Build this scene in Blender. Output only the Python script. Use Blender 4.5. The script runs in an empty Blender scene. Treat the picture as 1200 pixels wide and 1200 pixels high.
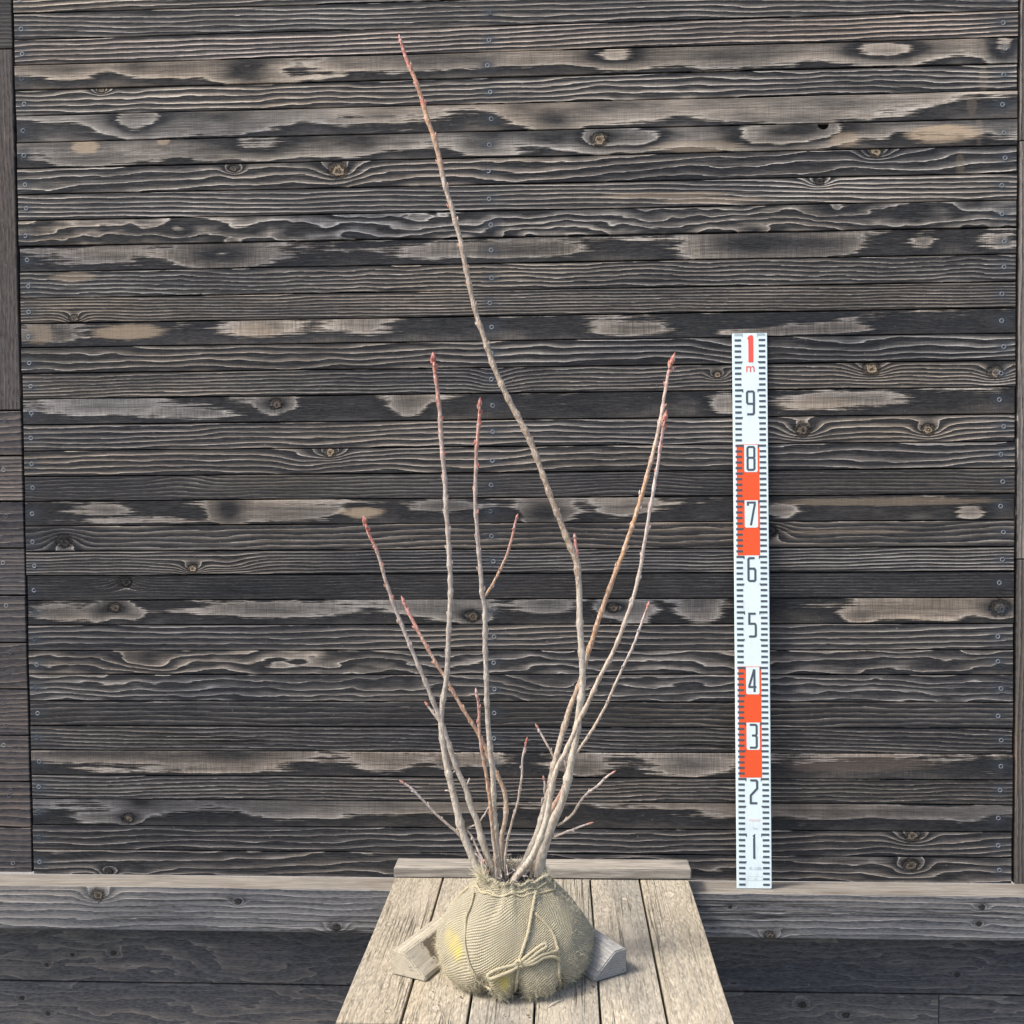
import bpy, bmesh, math, random
from mathutils import Vector, Matrix, noise as mnoise
random.seed(11)
scene = bpy.context.scene
COL = scene.collection

# ------------------------------------------------------------------ camera, sky, sun, exposure
CAM = Vector((0.0522, -1.8751, 0.7407)); YAW, PITCH, ROLL = -0.04717, -0.03176, -0.00845
fwd = Vector((math.sin(YAW)*math.cos(PITCH), math.cos(YAW)*math.cos(PITCH), math.sin(PITCH)))
rgt = Vector((math.cos(YAW), -math.sin(YAW), 0)); upv = rgt.cross(fwd)
r2 = rgt*math.cos(ROLL)+upv*math.sin(ROLL); u2 = -rgt*math.sin(ROLL)+upv*math.cos(ROLL)
cd = bpy.data.cameras.new('camera'); cam = bpy.data.objects.new('camera', cd); COL.objects.link(cam)
cam.matrix_world = Matrix(((r2.x, u2.x, -fwd.x, CAM.x), (r2.y, u2.y, -fwd.y, CAM.y), (r2.z, u2.z, -fwd.z, CAM.z), (0, 0, 0, 1)))
cd.sensor_fit = 'HORIZONTAL'; cd.sensor_width = 36; cd.lens = 36.0; cd.clip_start = 0.05; cd.clip_end = 500
scene.camera = cam

SUN_EL, SUN_FRONT = 52, 20          # elevation; how far in front of the wall plane, sun stands to the left
se, sf = math.radians(SUN_EL), math.radians(SUN_FRONT)
to_sun = Vector((-math.cos(se)*math.cos(sf), -math.cos(se)*math.sin(sf), math.sin(se)))
world = bpy.data.worlds.new('World'); scene.world = world; world.use_nodes = True
wn = world.node_tree.nodes; sky = wn.new('ShaderNodeTexSky'); sky.sky_type = 'NISHITA'; sky.sun_disc = False
sky.sun_elevation = se; sky.sun_rotation = math.atan2(to_sun.x, to_sun.y)
sky.air_density = 1.0; sky.dust_density = 4.0; sky.ozone_density = 1.0
wn['Background'].inputs['Strength'].default_value = 0.15
world.node_tree.links.new(sky.outputs[0], wn['Background'].inputs['Color'])
sl = bpy.data.lights.new('sun', 'SUN'); sl.energy = 2.0; sl.angle = math.radians(12.0); sl.color = (1.0, 0.955, 0.89)
sun = bpy.data.objects.new('sun', sl); COL.objects.link(sun); sun.location = (-3, -2, 4)
sun.rotation_euler = to_sun.to_track_quat('Z', 'Y').to_euler()
vs = scene.view_settings
vs.view_transform = 'Standard'; vs.look = 'None'; vs.gamma = 1.0; vs.use_curve_mapping = False
vs.exposure = 1.08

# ------------------------------------------------------------------ helpers
def tag(o, label=None, cat=None, group=None, kind=None):
    if label: o['label'] = label
    if cat: o['category'] = cat
    if group: o['group'] = group
    if kind: o['kind'] = kind
    return o
def link(name, me, mat=None, parent=None):
    o = bpy.data.objects.new(name, me); COL.objects.link(o)
    if mat is not None and me is not None and not me.materials: me.materials.append(mat)
    if parent is not None: o.parent = parent
    return o
def empty(name, loc=(0, 0, 0)):
    o = bpy.data.objects.new(name, None); COL.objects.link(o); o.location = loc; o.empty_display_size = 0.05
    return o
def mesh(name, verts, faces, smooth=False):
    me = bpy.data.meshes.new(name); me.from_pydata(verts, [], faces); me.update()
    if smooth: me.polygons.foreach_set('use_smooth', [True]*len(me.polygons))
    return me
def bm_mesh(bm, name, smooth=False):
    bmesh.ops.recalc_face_normals(bm, faces=bm.faces)
    me = bpy.data.meshes.new(name); bm.to_mesh(me); bm.free()
    if smooth: me.polygons.foreach_set('use_smooth', [True]*len(me.polygons))
    return me
def plank_mesh(name, L, T, H, bev=0.0012, rnd=None, notch=None, wob=0.0):
    """board: X 0..L, Y 0..T (front at Y=0), Z 0..H; long edges eased, edges slightly uneven"""
    bm = bmesh.new(); rnd = rnd or random.Random(1)
    n = max(2, int(L/0.11))+1
    def edge(z, top):
        out = []
        for i in range(n):
            x = L*i/(n-1)
            out.append((x, z + (rnd.uniform(-wob, wob) if 0 < i < n-1 else 0)))
        if top and notch:
            nx, nr = notch
            out = [p for p in out if abs(p[0]-nx) > nr*1.05]
            arc = [(nx+nr*math.cos(a)*(1+.08*math.sin(3*a)), z-nr*1.05*math.sin(a)) for a in [math.pi*k/10 for k in range(11)]][::-1]
            out = sorted([p for p in out if p[0] < nx])+arc+sorted([p for p in out if p[0] > nx])
        return out
    lo = edge(0, False); hi = edge(H, True)
    prof = [bm.verts.new((x, 0, z)) for x, z in lo]+[bm.verts.new((x, 0, z)) for x, z in hi[::-1]]
    f = bm.faces.new(prof)
    r = bmesh.ops.extrude_face_region(bm, geom=[f])
    vs_ = [v for v in r['geom'] if isinstance(v, bmesh.types.BMVert)]
    bmesh.ops.translate(bm, verts=vs_, vec=(0, T, 0))
    bmesh.ops.recalc_face_normals(bm, faces=bm.faces)
    es = [e for e in bm.edges if all(abs(v.co.y) < 1e-6 for v in e.verts)]
    bmesh.ops.bevel(bm, geom=es, offset=bev, segments=2, affect='EDGES', profile=0.6, clamp_overlap=True)
    return bm_mesh(bm, name)

class NT:
    """small node-graph writer"""
    def __init__(s, name):
        s.m = bpy.data.materials.new(name); s.m.use_nodes = True; s.t = s.m.node_tree; s.n = s.t.nodes
        s.bsdf = s.n['Principled BSDF']
    def new(s, k): return s.n.new(k)
    def put(s, sock, v):
        if v is None: return
        if isinstance(v, (int, float)):
            if sock.type == 'VECTOR': sock.default_value = (v, v, v)
            elif sock.type == 'RGBA': sock.default_value = (v, v, v, 1)
            else: sock.default_value = v
        elif isinstance(v, (tuple, list)):
            sock.default_value = tuple(v) if sock.type != 'RGBA' or len(v) == 4 else tuple(v)+(1,)
        else: s.t.links.new(v, sock)
    def math(s, op, a, b=None, c=None, clamp=False):
        n = s.new('ShaderNodeMath'); n.operation = op; n.use_clamp = clamp
        for i, v in enumerate((a, b, c)):
            if v is not None: s.put(n.inputs[i], v)
        return n.outputs[0]
    def vm(s, op, a, b=None, c=None):
        n = s.new('ShaderNodeVectorMath'); n.operation = op
        for i, v in enumerate((a, b, c)):
            if v is not None: s.put(n.inputs[i], v)
        return n.outputs['Value'] if op in ('DOT_PRODUCT', 'LENGTH', 'DISTANCE') else n.outputs['Vector']
    def noise(s, vec, scale=1, detail=2, rough=.5, dist=0):
        n = s.new('ShaderNodeTexNoise'); s.put(n.inputs['Vector'], vec); n.inputs['Scale'].default_value = scale
        n.inputs['Detail'].default_value = detail; n.inputs['Roughness'].default_value = rough; n.inputs['Distortion'].default_value = dist
        return n.outputs['Fac']
    def ramp(s, fac, stops, interp='LINEAR'):
        n = s.new('ShaderNodeValToRGB'); n.color_ramp.interpolation = interp; el = n.color_ramp.elements
        while len(el) < len(stops): el.new(0.5)
        for e, (p, c) in zip(el, stops):
            e.position = p; e.color = (c, c, c, 1) if isinstance(c, (int, float)) else tuple(c)+(1,)
        s.put(n.inputs[0], fac); return n.outputs[0]
    def mix(s, fac, a, b, mode='MIX'):
        n = s.new('ShaderNodeMix'); n.data_type = 'RGBA'; n.blend_type = mode
        s.put(n.inputs[0], fac); s.put(n.inputs[6], a); s.put(n.inputs[7], b); return n.outputs[2]
    def mr(s, v, a, b, c=0., d=1., smooth=False):
        n = s.new('ShaderNodeMapRange'); n.clamp = True
        if smooth: n.interpolation_type = 'SMOOTHSTEP'
        for i, x in enumerate((v, a, b, c, d)): s.put(n.inputs[i], x)
        return n.outputs[0]
    def attr(s, name):
        n = s.new('ShaderNodeAttribute'); n.attribute_name = name; return n
    def gauss(s, vec, c, inv):
        """exp(-|(vec-c)*inv|^2)"""
        d = s.vm('MULTIPLY', s.vm('SUBTRACT', vec, c), inv)
        return s.math('POWER', math.exp(-1), s.vm('DOT_PRODUCT', d, d))
    def bump(s, h, dist, strength=1.0, normal=None):
        n = s.new('ShaderNodeBump'); n.inputs['Distance'].default_value = dist; n.inputs['Strength'].default_value = strength
        s.put(n.inputs['Height'], h)
        if normal is not None: s.put(n.inputs['Normal'], normal)
        return n.outputs[0]
    def out(s, col=None, rough=None, normal=None, metal=None, spec=None):
        if col is not None: s.put(s.bsdf.inputs['Base Color'], col)
        if rough is not None: s.put(s.bsdf.inputs['Roughness'], rough)
        if normal is not None: s.put(s.bsdf.inputs['Normal'], normal)
        if metal is not None: s.put(s.bsdf.inputs['Metallic'], metal)
        if spec is not None: s.put(s.bsdf.inputs['Specular IOR Level'], spec)
        return s.m

def wood(name, H, seed, n=5.0, phase=.85, a1=1.0, fx=1.6, fz=9., a2=.22, fray=.08, tilt=0.0, dark=(.018, .018, .019), light=(.30, .265, .23),
         bumps=(), tans=(), knots=(), stains=(), lrat=.5, relief=.0016, rough=.8, tanc=(.40, .31, .215), hatch=.5, contrast=1.0, cracks=0.0, fuzz=1.0, spec=.12, fibx=28., peak=1.0, edge=.04, streak=1.0, knotA=2.4, tongue=.05):
    """sawn softwood: one growth-ring field cut by the board face. n rings over the height H (m), bent by noise, swirls (bumps)
    and knots, all in metres in the board's own X (along) / Z (across) axes."""
    t = NT(name); R = random.Random(seed)
    co = t.new('ShaderNodeTexCoord').outputs['Object']
    off = (R.uniform(-50, 50), R.uniform(-50, 50), R.uniform(-50, 50))
    def nv(sx, sz, k=0): return t.vm('MULTIPLY_ADD', co, (sx, 3., sz), (off[0]+k*7.3, off[1]+k*3.1, off[2]+k*5.7))
    sep = t.new('ShaderNodeSeparateXYZ'); t.put(sep.inputs[0], co)
    w1 = t.noise(nv(fx, fz), 1, 2, .5)
    w1b = t.noise(nv(fx*3.6, fz*3, 12), 1, 2, .5)
    w2 = t.noise(nv(13, 62, 1), 1, 3, .6)
    fib = t.noise(nv(fibx, 1000, 2), 1, 3, .65)
    stk = t.noise(nv(4.5, 380, 14), 1, 4, .6)
    F = t.math('MULTIPLY_ADD', sep.outputs['Z'], n/H, phase)
    F = t.math('ADD', F, t.math('MULTIPLY_ADD', stk, 2*tongue, -tongue))
    F = t.math('ADD', F, t.math('MULTIPLY_ADD', w1, 3.2*a1, -1.6*a1))
    F = t.math('ADD', F, t.math('MULTIPLY_ADD', w1b, 1.7*a1, -.85*a1))
    if tilt: F = t.math('MULTIPLY_ADD', sep.outputs['X'], tilt, F)
    F = t.math('ADD', F, t.math('MULTIPLY_ADD', w2, 2*a2, -a2))
    F = t.math('ADD', F, t.math('MULTIPLY_ADD', fib, 2*fray, -fray))
    for (x, z, sx, sz, A) in bumps:
        F = t.math('MULTIPLY_ADD', t.gauss(co, (x, 0, z), (1/sx, 0, 1/sz)), A, F)
    for (x, z, r, kind) in knots:
        F = t.math('MULTIPLY_ADD', t.gauss(co, (x, 0, z), (1/(r*2.6), 0, 1/(r*1.35))), knotA, F)
    p = t.math('FRACT', F)
    L = t.ramp(p, [(0, 0), (edge, 1.0), (edge+.07, .74), (max(edge+.1, lrat*.6), .50), (max(edge+.14, lrat), .28), (min(.95, lrat+.24), .03), (1, 0)])
    # fibres, saw hatch and wear
    fz2 = t.noise(nv(90, 420, 3), 1, 2, .6)
    hx = t.noise(nv(560, 26, 4), 1, 2, .6)
    wear = t.noise(nv(2.3, 14, 5), 1, 2, .5)
    Lc = t.math('MULTIPLY', L, t.mr(wear, .3, .70, .35, 1.25))
    Lc = t.math('MULTIPLY', Lc, t.mr(hx, .3, .7, 1-hatch*.55, 1.05))
    Lc = t.math('MULTIPLY', Lc, t.mr(fib, .28, .72, .5, 1.4))
    Lc = t.math('MULTIPLY', Lc, t.mr(stk, .34, .64, 1-.62*streak, 1+.45*streak))
    Lc = t.math('MULTIPLY', Lc, contrast)
    dk = t.mix(t.mr(fz2, .32, .72), dark, tuple(min(1, c*2.6) for c in dark))
    dk = t.mix(t.math('MULTIPLY', t.mr(fib, .50, .80, 0, .8), t.mr(stk, .42, .66, .25, 1.2)), dk, tuple(c*.36+d*.8 for c, d in zip(light, dark)))
    vary = t.noise(nv(1.1, 5, 6), 1, 1, .5)
    lt = t.mix(t.mr(vary, .35, .7), light, tuple(a*b for a, b in zip(light, (1.22, 1.08, .93))))
    col = t.mix(t.math('MINIMUM', Lc, 1.0), dk, lt)
    lip = t.math('MULTIPLY', t.mr(L, .74, .98), t.mr(w2, .38, .62, .0, .75*peak))       # proud late wood, with its lit-edge highlight put into the colour
    col = t.mix(lip, col, tuple(min(1, c*1.75) for c in light))
    tonev = t.noise(nv(2.1, 8, 13), 1, 2, .5)
    col = t.mix(1.0, col, t.ramp(tonev, [(.3, (.66, .69, .75)), (.5, (1, 1, 1)), (.72, (1.0, .97, .92))]), 'MULTIPLY')
    for (x, z, sx, sz, amt) in tans:                      # patches worn down to bare wood
        g = t.gauss(co, (x, 0, z), (1/sx, 0, 1/sz))
        g = t.math('ADD', g, t.math('MULTIPLY_ADD', w2, .5, -.25))
        g = t.math('ADD', g, t.math('MULTIPLY_ADD', fib, .7, -.35)); g = t.math('ADD', g, t.math('MULTIPLY_ADD', stk, .8, -.4))
        m = t.math('MULTIPLY', t.mr(g, .40, .66, smooth=True), t.mr(hx, .25, .75, amt*.75, amt))
        col = t.mix(m, col, tanc)
    hgt = t.math('MULTIPLY_ADD', fib, .22, t.math('MULTIPLY', L, .75))
    hgt = t.math('MULTIPLY_ADD', fz2, .28*fuzz, hgt)
    hgt = t.math('MULTIPLY_ADD', stk, .45*streak, hgt)
    for (x, z, r, kind) in knots:
        d = t.vm('MULTIPLY', t.vm('SUBTRACT', co, (x, 0, z)), (1/(r*1.2), 0, 1/r))
        d = t.vm('LENGTH', d)
        d = t.math('ADD', d, t.math('MULTIPLY_ADD', t.noise(nv(150, 150, 8), 1, 3, .65), 1.3, -.62))
        ring = t.math('FRACT', t.math('MULTIPLY', d, 1.7))
        kc = {'tan': ((.035, .028, .021), (.30, .235, .16)), 'dark': ((.010, .010, .011), (.055, .05, .045)), 'brown': ((.022, .019, .017), (.14, .115, .09)),
              'pale': ((.30, .26, .20), (.46, .41, .33))}[kind]
        kcol = t.mix(t.mr(ring, .25, .9), kc[0], kc[1])
        col = t.mix(t.mr(d, .98, .78), col, kcol)
        col = t.mix(t.math('MULTIPLY', t.mr(t.math('ABSOLUTE', t.math('SUBTRACT', d, 1.0)), .22, .02), .22 if kind == 'pale' else .75), col, (.012, .012, .012) if kind != 'pale' else (.10, .08, .06))
        hgt = t.math('SUBTRACT', hgt, t.math('MULTIPLY', t.mr(t.math('ABSOLUTE', t.math('SUBTRACT', d, 1.0)), .3, .0), 1.1))
    for (x, z, r, amt) in stains:                         # iron stain round the fixings
        g = t.gauss(co, (x, 0, z), (1/(r*1.5), 0, 1/r))
        g = t.math('MULTIPLY', g, t.mr(w2, .3, .7, .55, 1.2))
        col = t.mix(t.math('MULTIPLY', g, amt, clamp=True), col, (.040, .050, .062))
    if cracks > 0:
        ck = t.noise(nv(1.6, 130, 9), 1, 3, .55, .3)
        ckm = t.mr(t.math('ABSOLUTE', t.math('SUBTRACT', ck, .5)), .018, .004)
        ckm = t.math('MULTIPLY', ckm, t.mr(t.noise(nv(3, 20, 10), 1, 1), .48, .6))
        col = t.mix(t.math('MULTIPLY', ckm, cracks), col, tuple(c*.35 for c in dark))
        hgt = t.math('SUBTRACT', hgt, t.math('MULTIPLY', ckm, 1.5))
    # specks of dust and scuffs
    sp = t.noise(nv(230, 230, 11), 1, 1, .5)
    col = t.mix(t.mr(sp, .765, .82, 0, .5), col, (.30, .28, .26))
    nrm = t.bump(hgt, relief, 1.0)
    return t.out(col, t.mr(L, 0, 1, rough, rough+.1), nrm, spec=spec)

# ------------------------------------------------------------------ measured shapes (metres)
BC=(-0.0205,-0.386,0.024)
PROF=[(0.0,0.0),(0.060,0.0),(0.094,0.001),(0.107,0.008),(0.1145,0.022),(0.1155,0.036),(0.112,0.052),(0.104,0.069),(0.092,0.086),(0.078,0.102),(0.064,0.116),(0.054,0.126),(0.048,0.134)]
CREASE=[(-19,.9),(5,1.0),(39,.95),(82,.35),(125,.9),(170,.8),(-80,.3),(-120,.9)]
def prof(s):
    n=len(PROF)-1
    t=max(0,min(.99999,s))*n;i=int(t);f=t-i
    p=[PROF[max(0,min(n,i+k))] for k in (-1,0,1,2)]
    if i==0: p[0]=(-PROF[1][0],PROF[1][1])
    def cr(a,b,c,d): return .5*(2*b+(c-a)*f+(2*a-5*b+4*c-d)*f*f+(3*b-a-3*c+d)*f**3)
    return cr(*[q[0] for q in p]),cr(*[q[1] for q in p])
def sm(a,b,x):
    t=max(0,min(1,(x-a)/(b-a)));return t*t*(3-2*t)
def ball(al,s):
    """al radians (0 = front, + = right), s 0..1 bottom centre -> neck; local coords"""
    rho,z=prof(s)
    low=1-sm(.006,.045,z)
    hi=sm(.09,.13,z)
    a=math.degrees(al)
    dip=0
    for c,w in CREASE:
        d=(a-c+180)%360-180
        dip=max(dip,w*math.exp(-(d/4.6)**2))
    edge=sm(.02,.08,rho)
    rho2=rho*(1-(.12*low+.012*(1-low))*dip)
    # lobes bulge out low down in front
    fr=max(0,math.cos(al))**2
    rho2*=1+.045*low*fr*(1-dip)*edge
    z2=z+.010*low*dip*edge
    lump=.0022*math.sin(3*al+1.3+18*z)+.0016*math.sin(5*al-40*z)+.0012*math.sin(9*al+60*z+2)
    rho2+=lump*edge
    # gathers near the neck
    rho2*=1+hi*.016*math.sin(17*al+3*math.sin(2*al))+hi*.012*math.sin(29*al+1)
    z2+=hi*.0022*math.sin(11*al+2)
    return rho2*math.sin(al),-rho2*math.cos(al),z2
ROPES={'left': [(-1.082, 0.849), (-0.909, 0.78), (-0.862, 0.708), (-0.736, 0.649), (-0.649, 0.59), (-0.555, 0.531), (-0.484, 0.472), (-0.413, 0.409), (-0.382, 0.291), (-0.224, 0.324)], 'front': [(0.673, 0.921), (0.508, 0.823), (0.374, 0.747), (0.256, 0.662), (0.161, 0.586), (0.106, 0.518), (0.083, 0.409), (0.043, 0.242)], 'right': [(0.476, 0.76), (0.563, 0.718), (0.642, 0.665), (0.665, 0.606), (0.649, 0.541), (0.618, 0.468), (0.594, 0.373), (0.799, 0.173)]}
BOW={'loopL': [(0.106, 0.511), (0.004, 0.501), (-0.114, 0.488), (-0.209, 0.468), (-0.248, 0.445), (-0.209, 0.426), (-0.106, 0.449), (0.004, 0.472), (0.098, 0.495)], 'loopR1': [(0.106, 0.511), (0.193, 0.547), (0.295, 0.573), (0.39, 0.586), (0.461, 0.59), (0.461, 0.573), (0.374, 0.564), (0.272, 0.544), (0.146, 0.508)], 'tail': [(0.13, 0.501), (0.256, 0.521), (0.374, 0.541), (0.516, 0.544), (0.634, 0.541)], 'tail2': [(0.13, 0.501), (0.272, 0.508), (0.421, 0.527), (0.547, 0.518), (0.626, 0.488)]}
STEMS={
 'main':[(0.0174,-0.3782,0.1459,0.00947),(0.0201,-0.3766,0.1772,0.00884),(0.0279,-0.3752,0.2061,0.00821),(0.0382,-0.3738,0.2338,0.00789),(0.0493,-0.3725,0.259,0.00726),(0.0574,-0.3713,0.2842,0.00695),(0.0639,-0.3698,0.3131,0.00632),(0.0698,-0.3684,0.342,0.006),(0.0754,-0.3667,0.376,0.006),(0.0798,-0.3651,0.4074,0.00569),(0.0838,-0.3634,0.4427,0.00537),(0.0822,-0.3614,0.483,0.00519),(0.08,-0.3591,0.5271,0.00519),(0.0796,-0.3572,0.565,0.00507),(0.078,-0.3555,0.6004,0.00538),(0.075,-0.3545,0.6194,0.0057),(0.0601,-0.3526,0.6574,0.00495),(0.0401,-0.3501,0.7083,0.00476),(0.0227,-0.3475,0.7592,0.00458),(0.0027,-0.345,0.8103,0.00484),(-0.0226,-0.3426,0.8578,0.00478),(-0.0415,-0.3405,0.9002,0.00447),(-0.0591,-0.338,0.949,0.00434),(-0.0717,-0.336,0.9902,0.00396),(-0.083,-0.3336,1.0379,0.00397),(-0.0917,-0.3312,1.0856,0.00404),(-0.1043,-0.3286,1.1373,0.00398),(-0.1195,-0.326,1.1892,0.00411),(-0.1296,-0.3234,1.241,0.00411),(-0.1449,-0.3211,1.2879,0.00386),(-0.1576,-0.3189,1.3323,0.00354),(-0.173,-0.3169,1.3716,0.00322),(-0.1845,-0.3152,1.407,0.00232)],
 'a':[(-0.0231,-0.3787,0.1444,0.00569),(-0.0078,-0.3757,0.169,0.00538),(0.005,-0.3728,0.1936,0.00538),(0.0165,-0.3697,0.2195,0.00539),(0.0281,-0.3645,0.2627,0.00508),(0.0379,-0.3596,0.3036,0.00509),(0.0499,-0.354,0.3497,0.00478),(0.0647,-0.3483,0.3973,0.0046),(0.0777,-0.3446,0.4287,0.00416),(0.087,-0.3408,0.4602,0.00398),(0.0975,-0.3367,0.4943,0.00398),(0.124,-0.3275,0.5705,0.00387),(0.1505,-0.3194,0.6383,0.00362),(0.1693,-0.3128,0.6936,0.0035),(0.191,-0.3039,0.7673,0.00325),(0.2048,-0.2972,0.8234,0.003),(0.2119,-0.2925,0.8627,0.00275),(0.219,-0.2882,0.8982,0.00262),(0.2245,-0.286,0.9166,0.00223)],
 'c':[(-0.0251,-0.3896,0.1436,0.00596),(-0.0098,-0.391,0.1646,0.00595),(0.0055,-0.3925,0.1856,0.00563),(0.0182,-0.3944,0.2129,0.0053),(0.0285,-0.3967,0.2452,0.00498),(0.035,-0.3992,0.2812,0.00465),(0.0401,-0.401,0.3068,0.00433),(0.0464,-0.4023,0.326,0.00402),(0.0564,-0.4036,0.3438,0.00383),(0.0664,-0.4052,0.3666,0.0037),(0.0764,-0.4068,0.3906,0.00357),(0.0888,-0.4086,0.4158,0.00337),(0.1048,-0.4111,0.4509,0.00318),(0.128,-0.4144,0.4981,0.00317),(0.1523,-0.4189,0.5634,0.00303),(0.1643,-0.4224,0.6123,0.0029),(0.1738,-0.4263,0.6692,0.00265),(0.1797,-0.4289,0.7053,0.00264),(0.1879,-0.4322,0.7532,0.00239),(0.1938,-0.4351,0.7947,0.00226),(0.1984,-0.437,0.8219,0.0019)],
 'e':[(0.0045,-0.3699,0.1463,0.00508),(0.0149,-0.3706,0.1788,0.00476),(0.024,-0.3711,0.2047,0.00443),(0.0293,-0.3717,0.2343,0.00411),(0.0421,-0.3722,0.2601,0.00411),(0.0536,-0.3726,0.282,0.00379),(0.0626,-0.3731,0.3038,0.00315)],
 'L1':[(-0.0637,-0.378,0.1437,0.00696),(-0.0749,-0.378,0.1666,0.00696),(-0.0836,-0.378,0.187,0.00664),(-0.0935,-0.378,0.2113,0.00633),(-0.1008,-0.378,0.238,0.00601),(-0.1081,-0.378,0.2712,0.00569),(-0.1148,-0.378,0.3018,0.00537),(-0.1202,-0.378,0.3298,0.00518),(-0.1249,-0.378,0.3629,0.00492),(-0.1259,-0.378,0.3908,0.00473),(-0.1217,-0.378,0.4226,0.00429),(-0.1177,-0.378,0.4454,0.0041),(-0.1147,-0.378,0.4922,0.0039),(-0.1116,-0.378,0.5466,0.0039),(-0.1099,-0.378,0.5894,0.00389),(-0.1118,-0.378,0.6435,0.00376),(-0.1151,-0.378,0.6938,0.00363),(-0.117,-0.378,0.7476,0.00351),(-0.1215,-0.378,0.8027,0.0035),(-0.1235,-0.378,0.8476,0.00325),(-0.1287,-0.378,0.8875,0.003),(-0.1315,-0.378,0.9162,0.0025)],
 'L2':[(-0.0463,-0.3717,0.1414,0.00603),(-0.0524,-0.3724,0.1634,0.00603),(-0.0611,-0.3731,0.1854,0.00571),(-0.0685,-0.3738,0.2087,0.00539),(-0.0745,-0.3745,0.2345,0.00507),(-0.0831,-0.3752,0.2551,0.00475),(-0.0904,-0.376,0.2835,0.00455),(-0.1015,-0.3767,0.3079,0.00442),(-0.1088,-0.3774,0.3284,0.0043),(-0.1161,-0.3781,0.3527,0.0041),(-0.1234,-0.3788,0.3758,0.00391),(-0.1319,-0.3795,0.4,0.00378),(-0.1404,-0.3802,0.423,0.00353),(-0.149,-0.3808,0.4447,0.0034),(-0.1648,-0.382,0.4841,0.00327),(-0.1794,-0.3832,0.5222,0.00314),(-0.1927,-0.3842,0.5564,0.00301),(-0.2047,-0.3853,0.5943,0.00276),(-0.2165,-0.3866,0.6359,0.00263),(-0.2274,-0.3873,0.661,0.00263),(-0.2334,-0.3879,0.6799,0.00225)],
 'L3':[(-0.0296,-0.3748,0.1428,0.00412),(-0.0321,-0.3729,0.16,0.00412),(-0.0365,-0.3703,0.1833,0.00394),(-0.0383,-0.3676,0.208,0.00394),(-0.0332,-0.365,0.2316,0.00395),(-0.0318,-0.3622,0.2577,0.00382),(-0.0356,-0.3598,0.2788,0.00383),(-0.0483,-0.357,0.305,0.00352),(-0.0649,-0.3528,0.3425,0.0032),(-0.0804,-0.3496,0.3714,0.00308),(-0.0997,-0.3465,0.4004,0.0029),(-0.1191,-0.3427,0.4346,0.00271),(-0.1321,-0.3405,0.4549,0.00271),(-0.1478,-0.3375,0.4816,0.00272),(-0.1648,-0.3343,0.5111,0.00285),(-0.178,-0.3315,0.5368,0.00286),(-0.1872,-0.3293,0.5561,0.00208)],
 'L4':[(-0.0383,-0.3777,0.1438,0.00506),(-0.0419,-0.3787,0.1647,0.00506),(-0.0452,-0.3807,0.205,0.00473),(-0.049,-0.3831,0.2529,0.00472),(-0.0491,-0.3853,0.2954,0.00452),(-0.0524,-0.3874,0.339,0.00438),(-0.0556,-0.3896,0.3811,0.00412),(-0.0573,-0.3927,0.4446,0.00386),(-0.0583,-0.3959,0.5077,0.00385),(-0.0583,-0.3982,0.554,0.00371),(-0.0617,-0.3995,0.579,0.00346),(-0.0648,-0.4019,0.6288,0.00321),(-0.069,-0.4048,0.6857,0.00307),(-0.0695,-0.4072,0.7349,0.00294),(-0.0677,-0.4093,0.7764,0.00281),(-0.0634,-0.4116,0.8226,0.00268),(-0.0613,-0.4128,0.8469,0.00207)],
 'L5':[(-0.044,-0.3881,0.1504,0.00314),(-0.0459,-0.3924,0.1863,0.00313),(-0.0491,-0.3963,0.2193,0.00312),(-0.0521,-0.4015,0.2626,0.00298),(-0.0552,-0.4057,0.2977,0.00285),(-0.0608,-0.4099,0.3326,0.00259),(-0.0662,-0.415,0.3749,0.00221),(-0.0667,-0.4196,0.413,0.00208),(-0.0699,-0.4223,0.4357,0.00159)],
 't4':[(-0.032,-0.3774,0.1438,0.00228),(-0.0328,-0.381,0.1797,0.00214),(-0.0285,-0.3841,0.2114,0.00201),(-0.0219,-0.3868,0.2378,0.00188),(-0.0127,-0.3902,0.2718,0.00175),(-0.0073,-0.3934,0.3043,0.00175),(-0.0044,-0.3967,0.3367,0.00149),(0.0008,-0.3991,0.3611,0.00136)],
}
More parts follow.
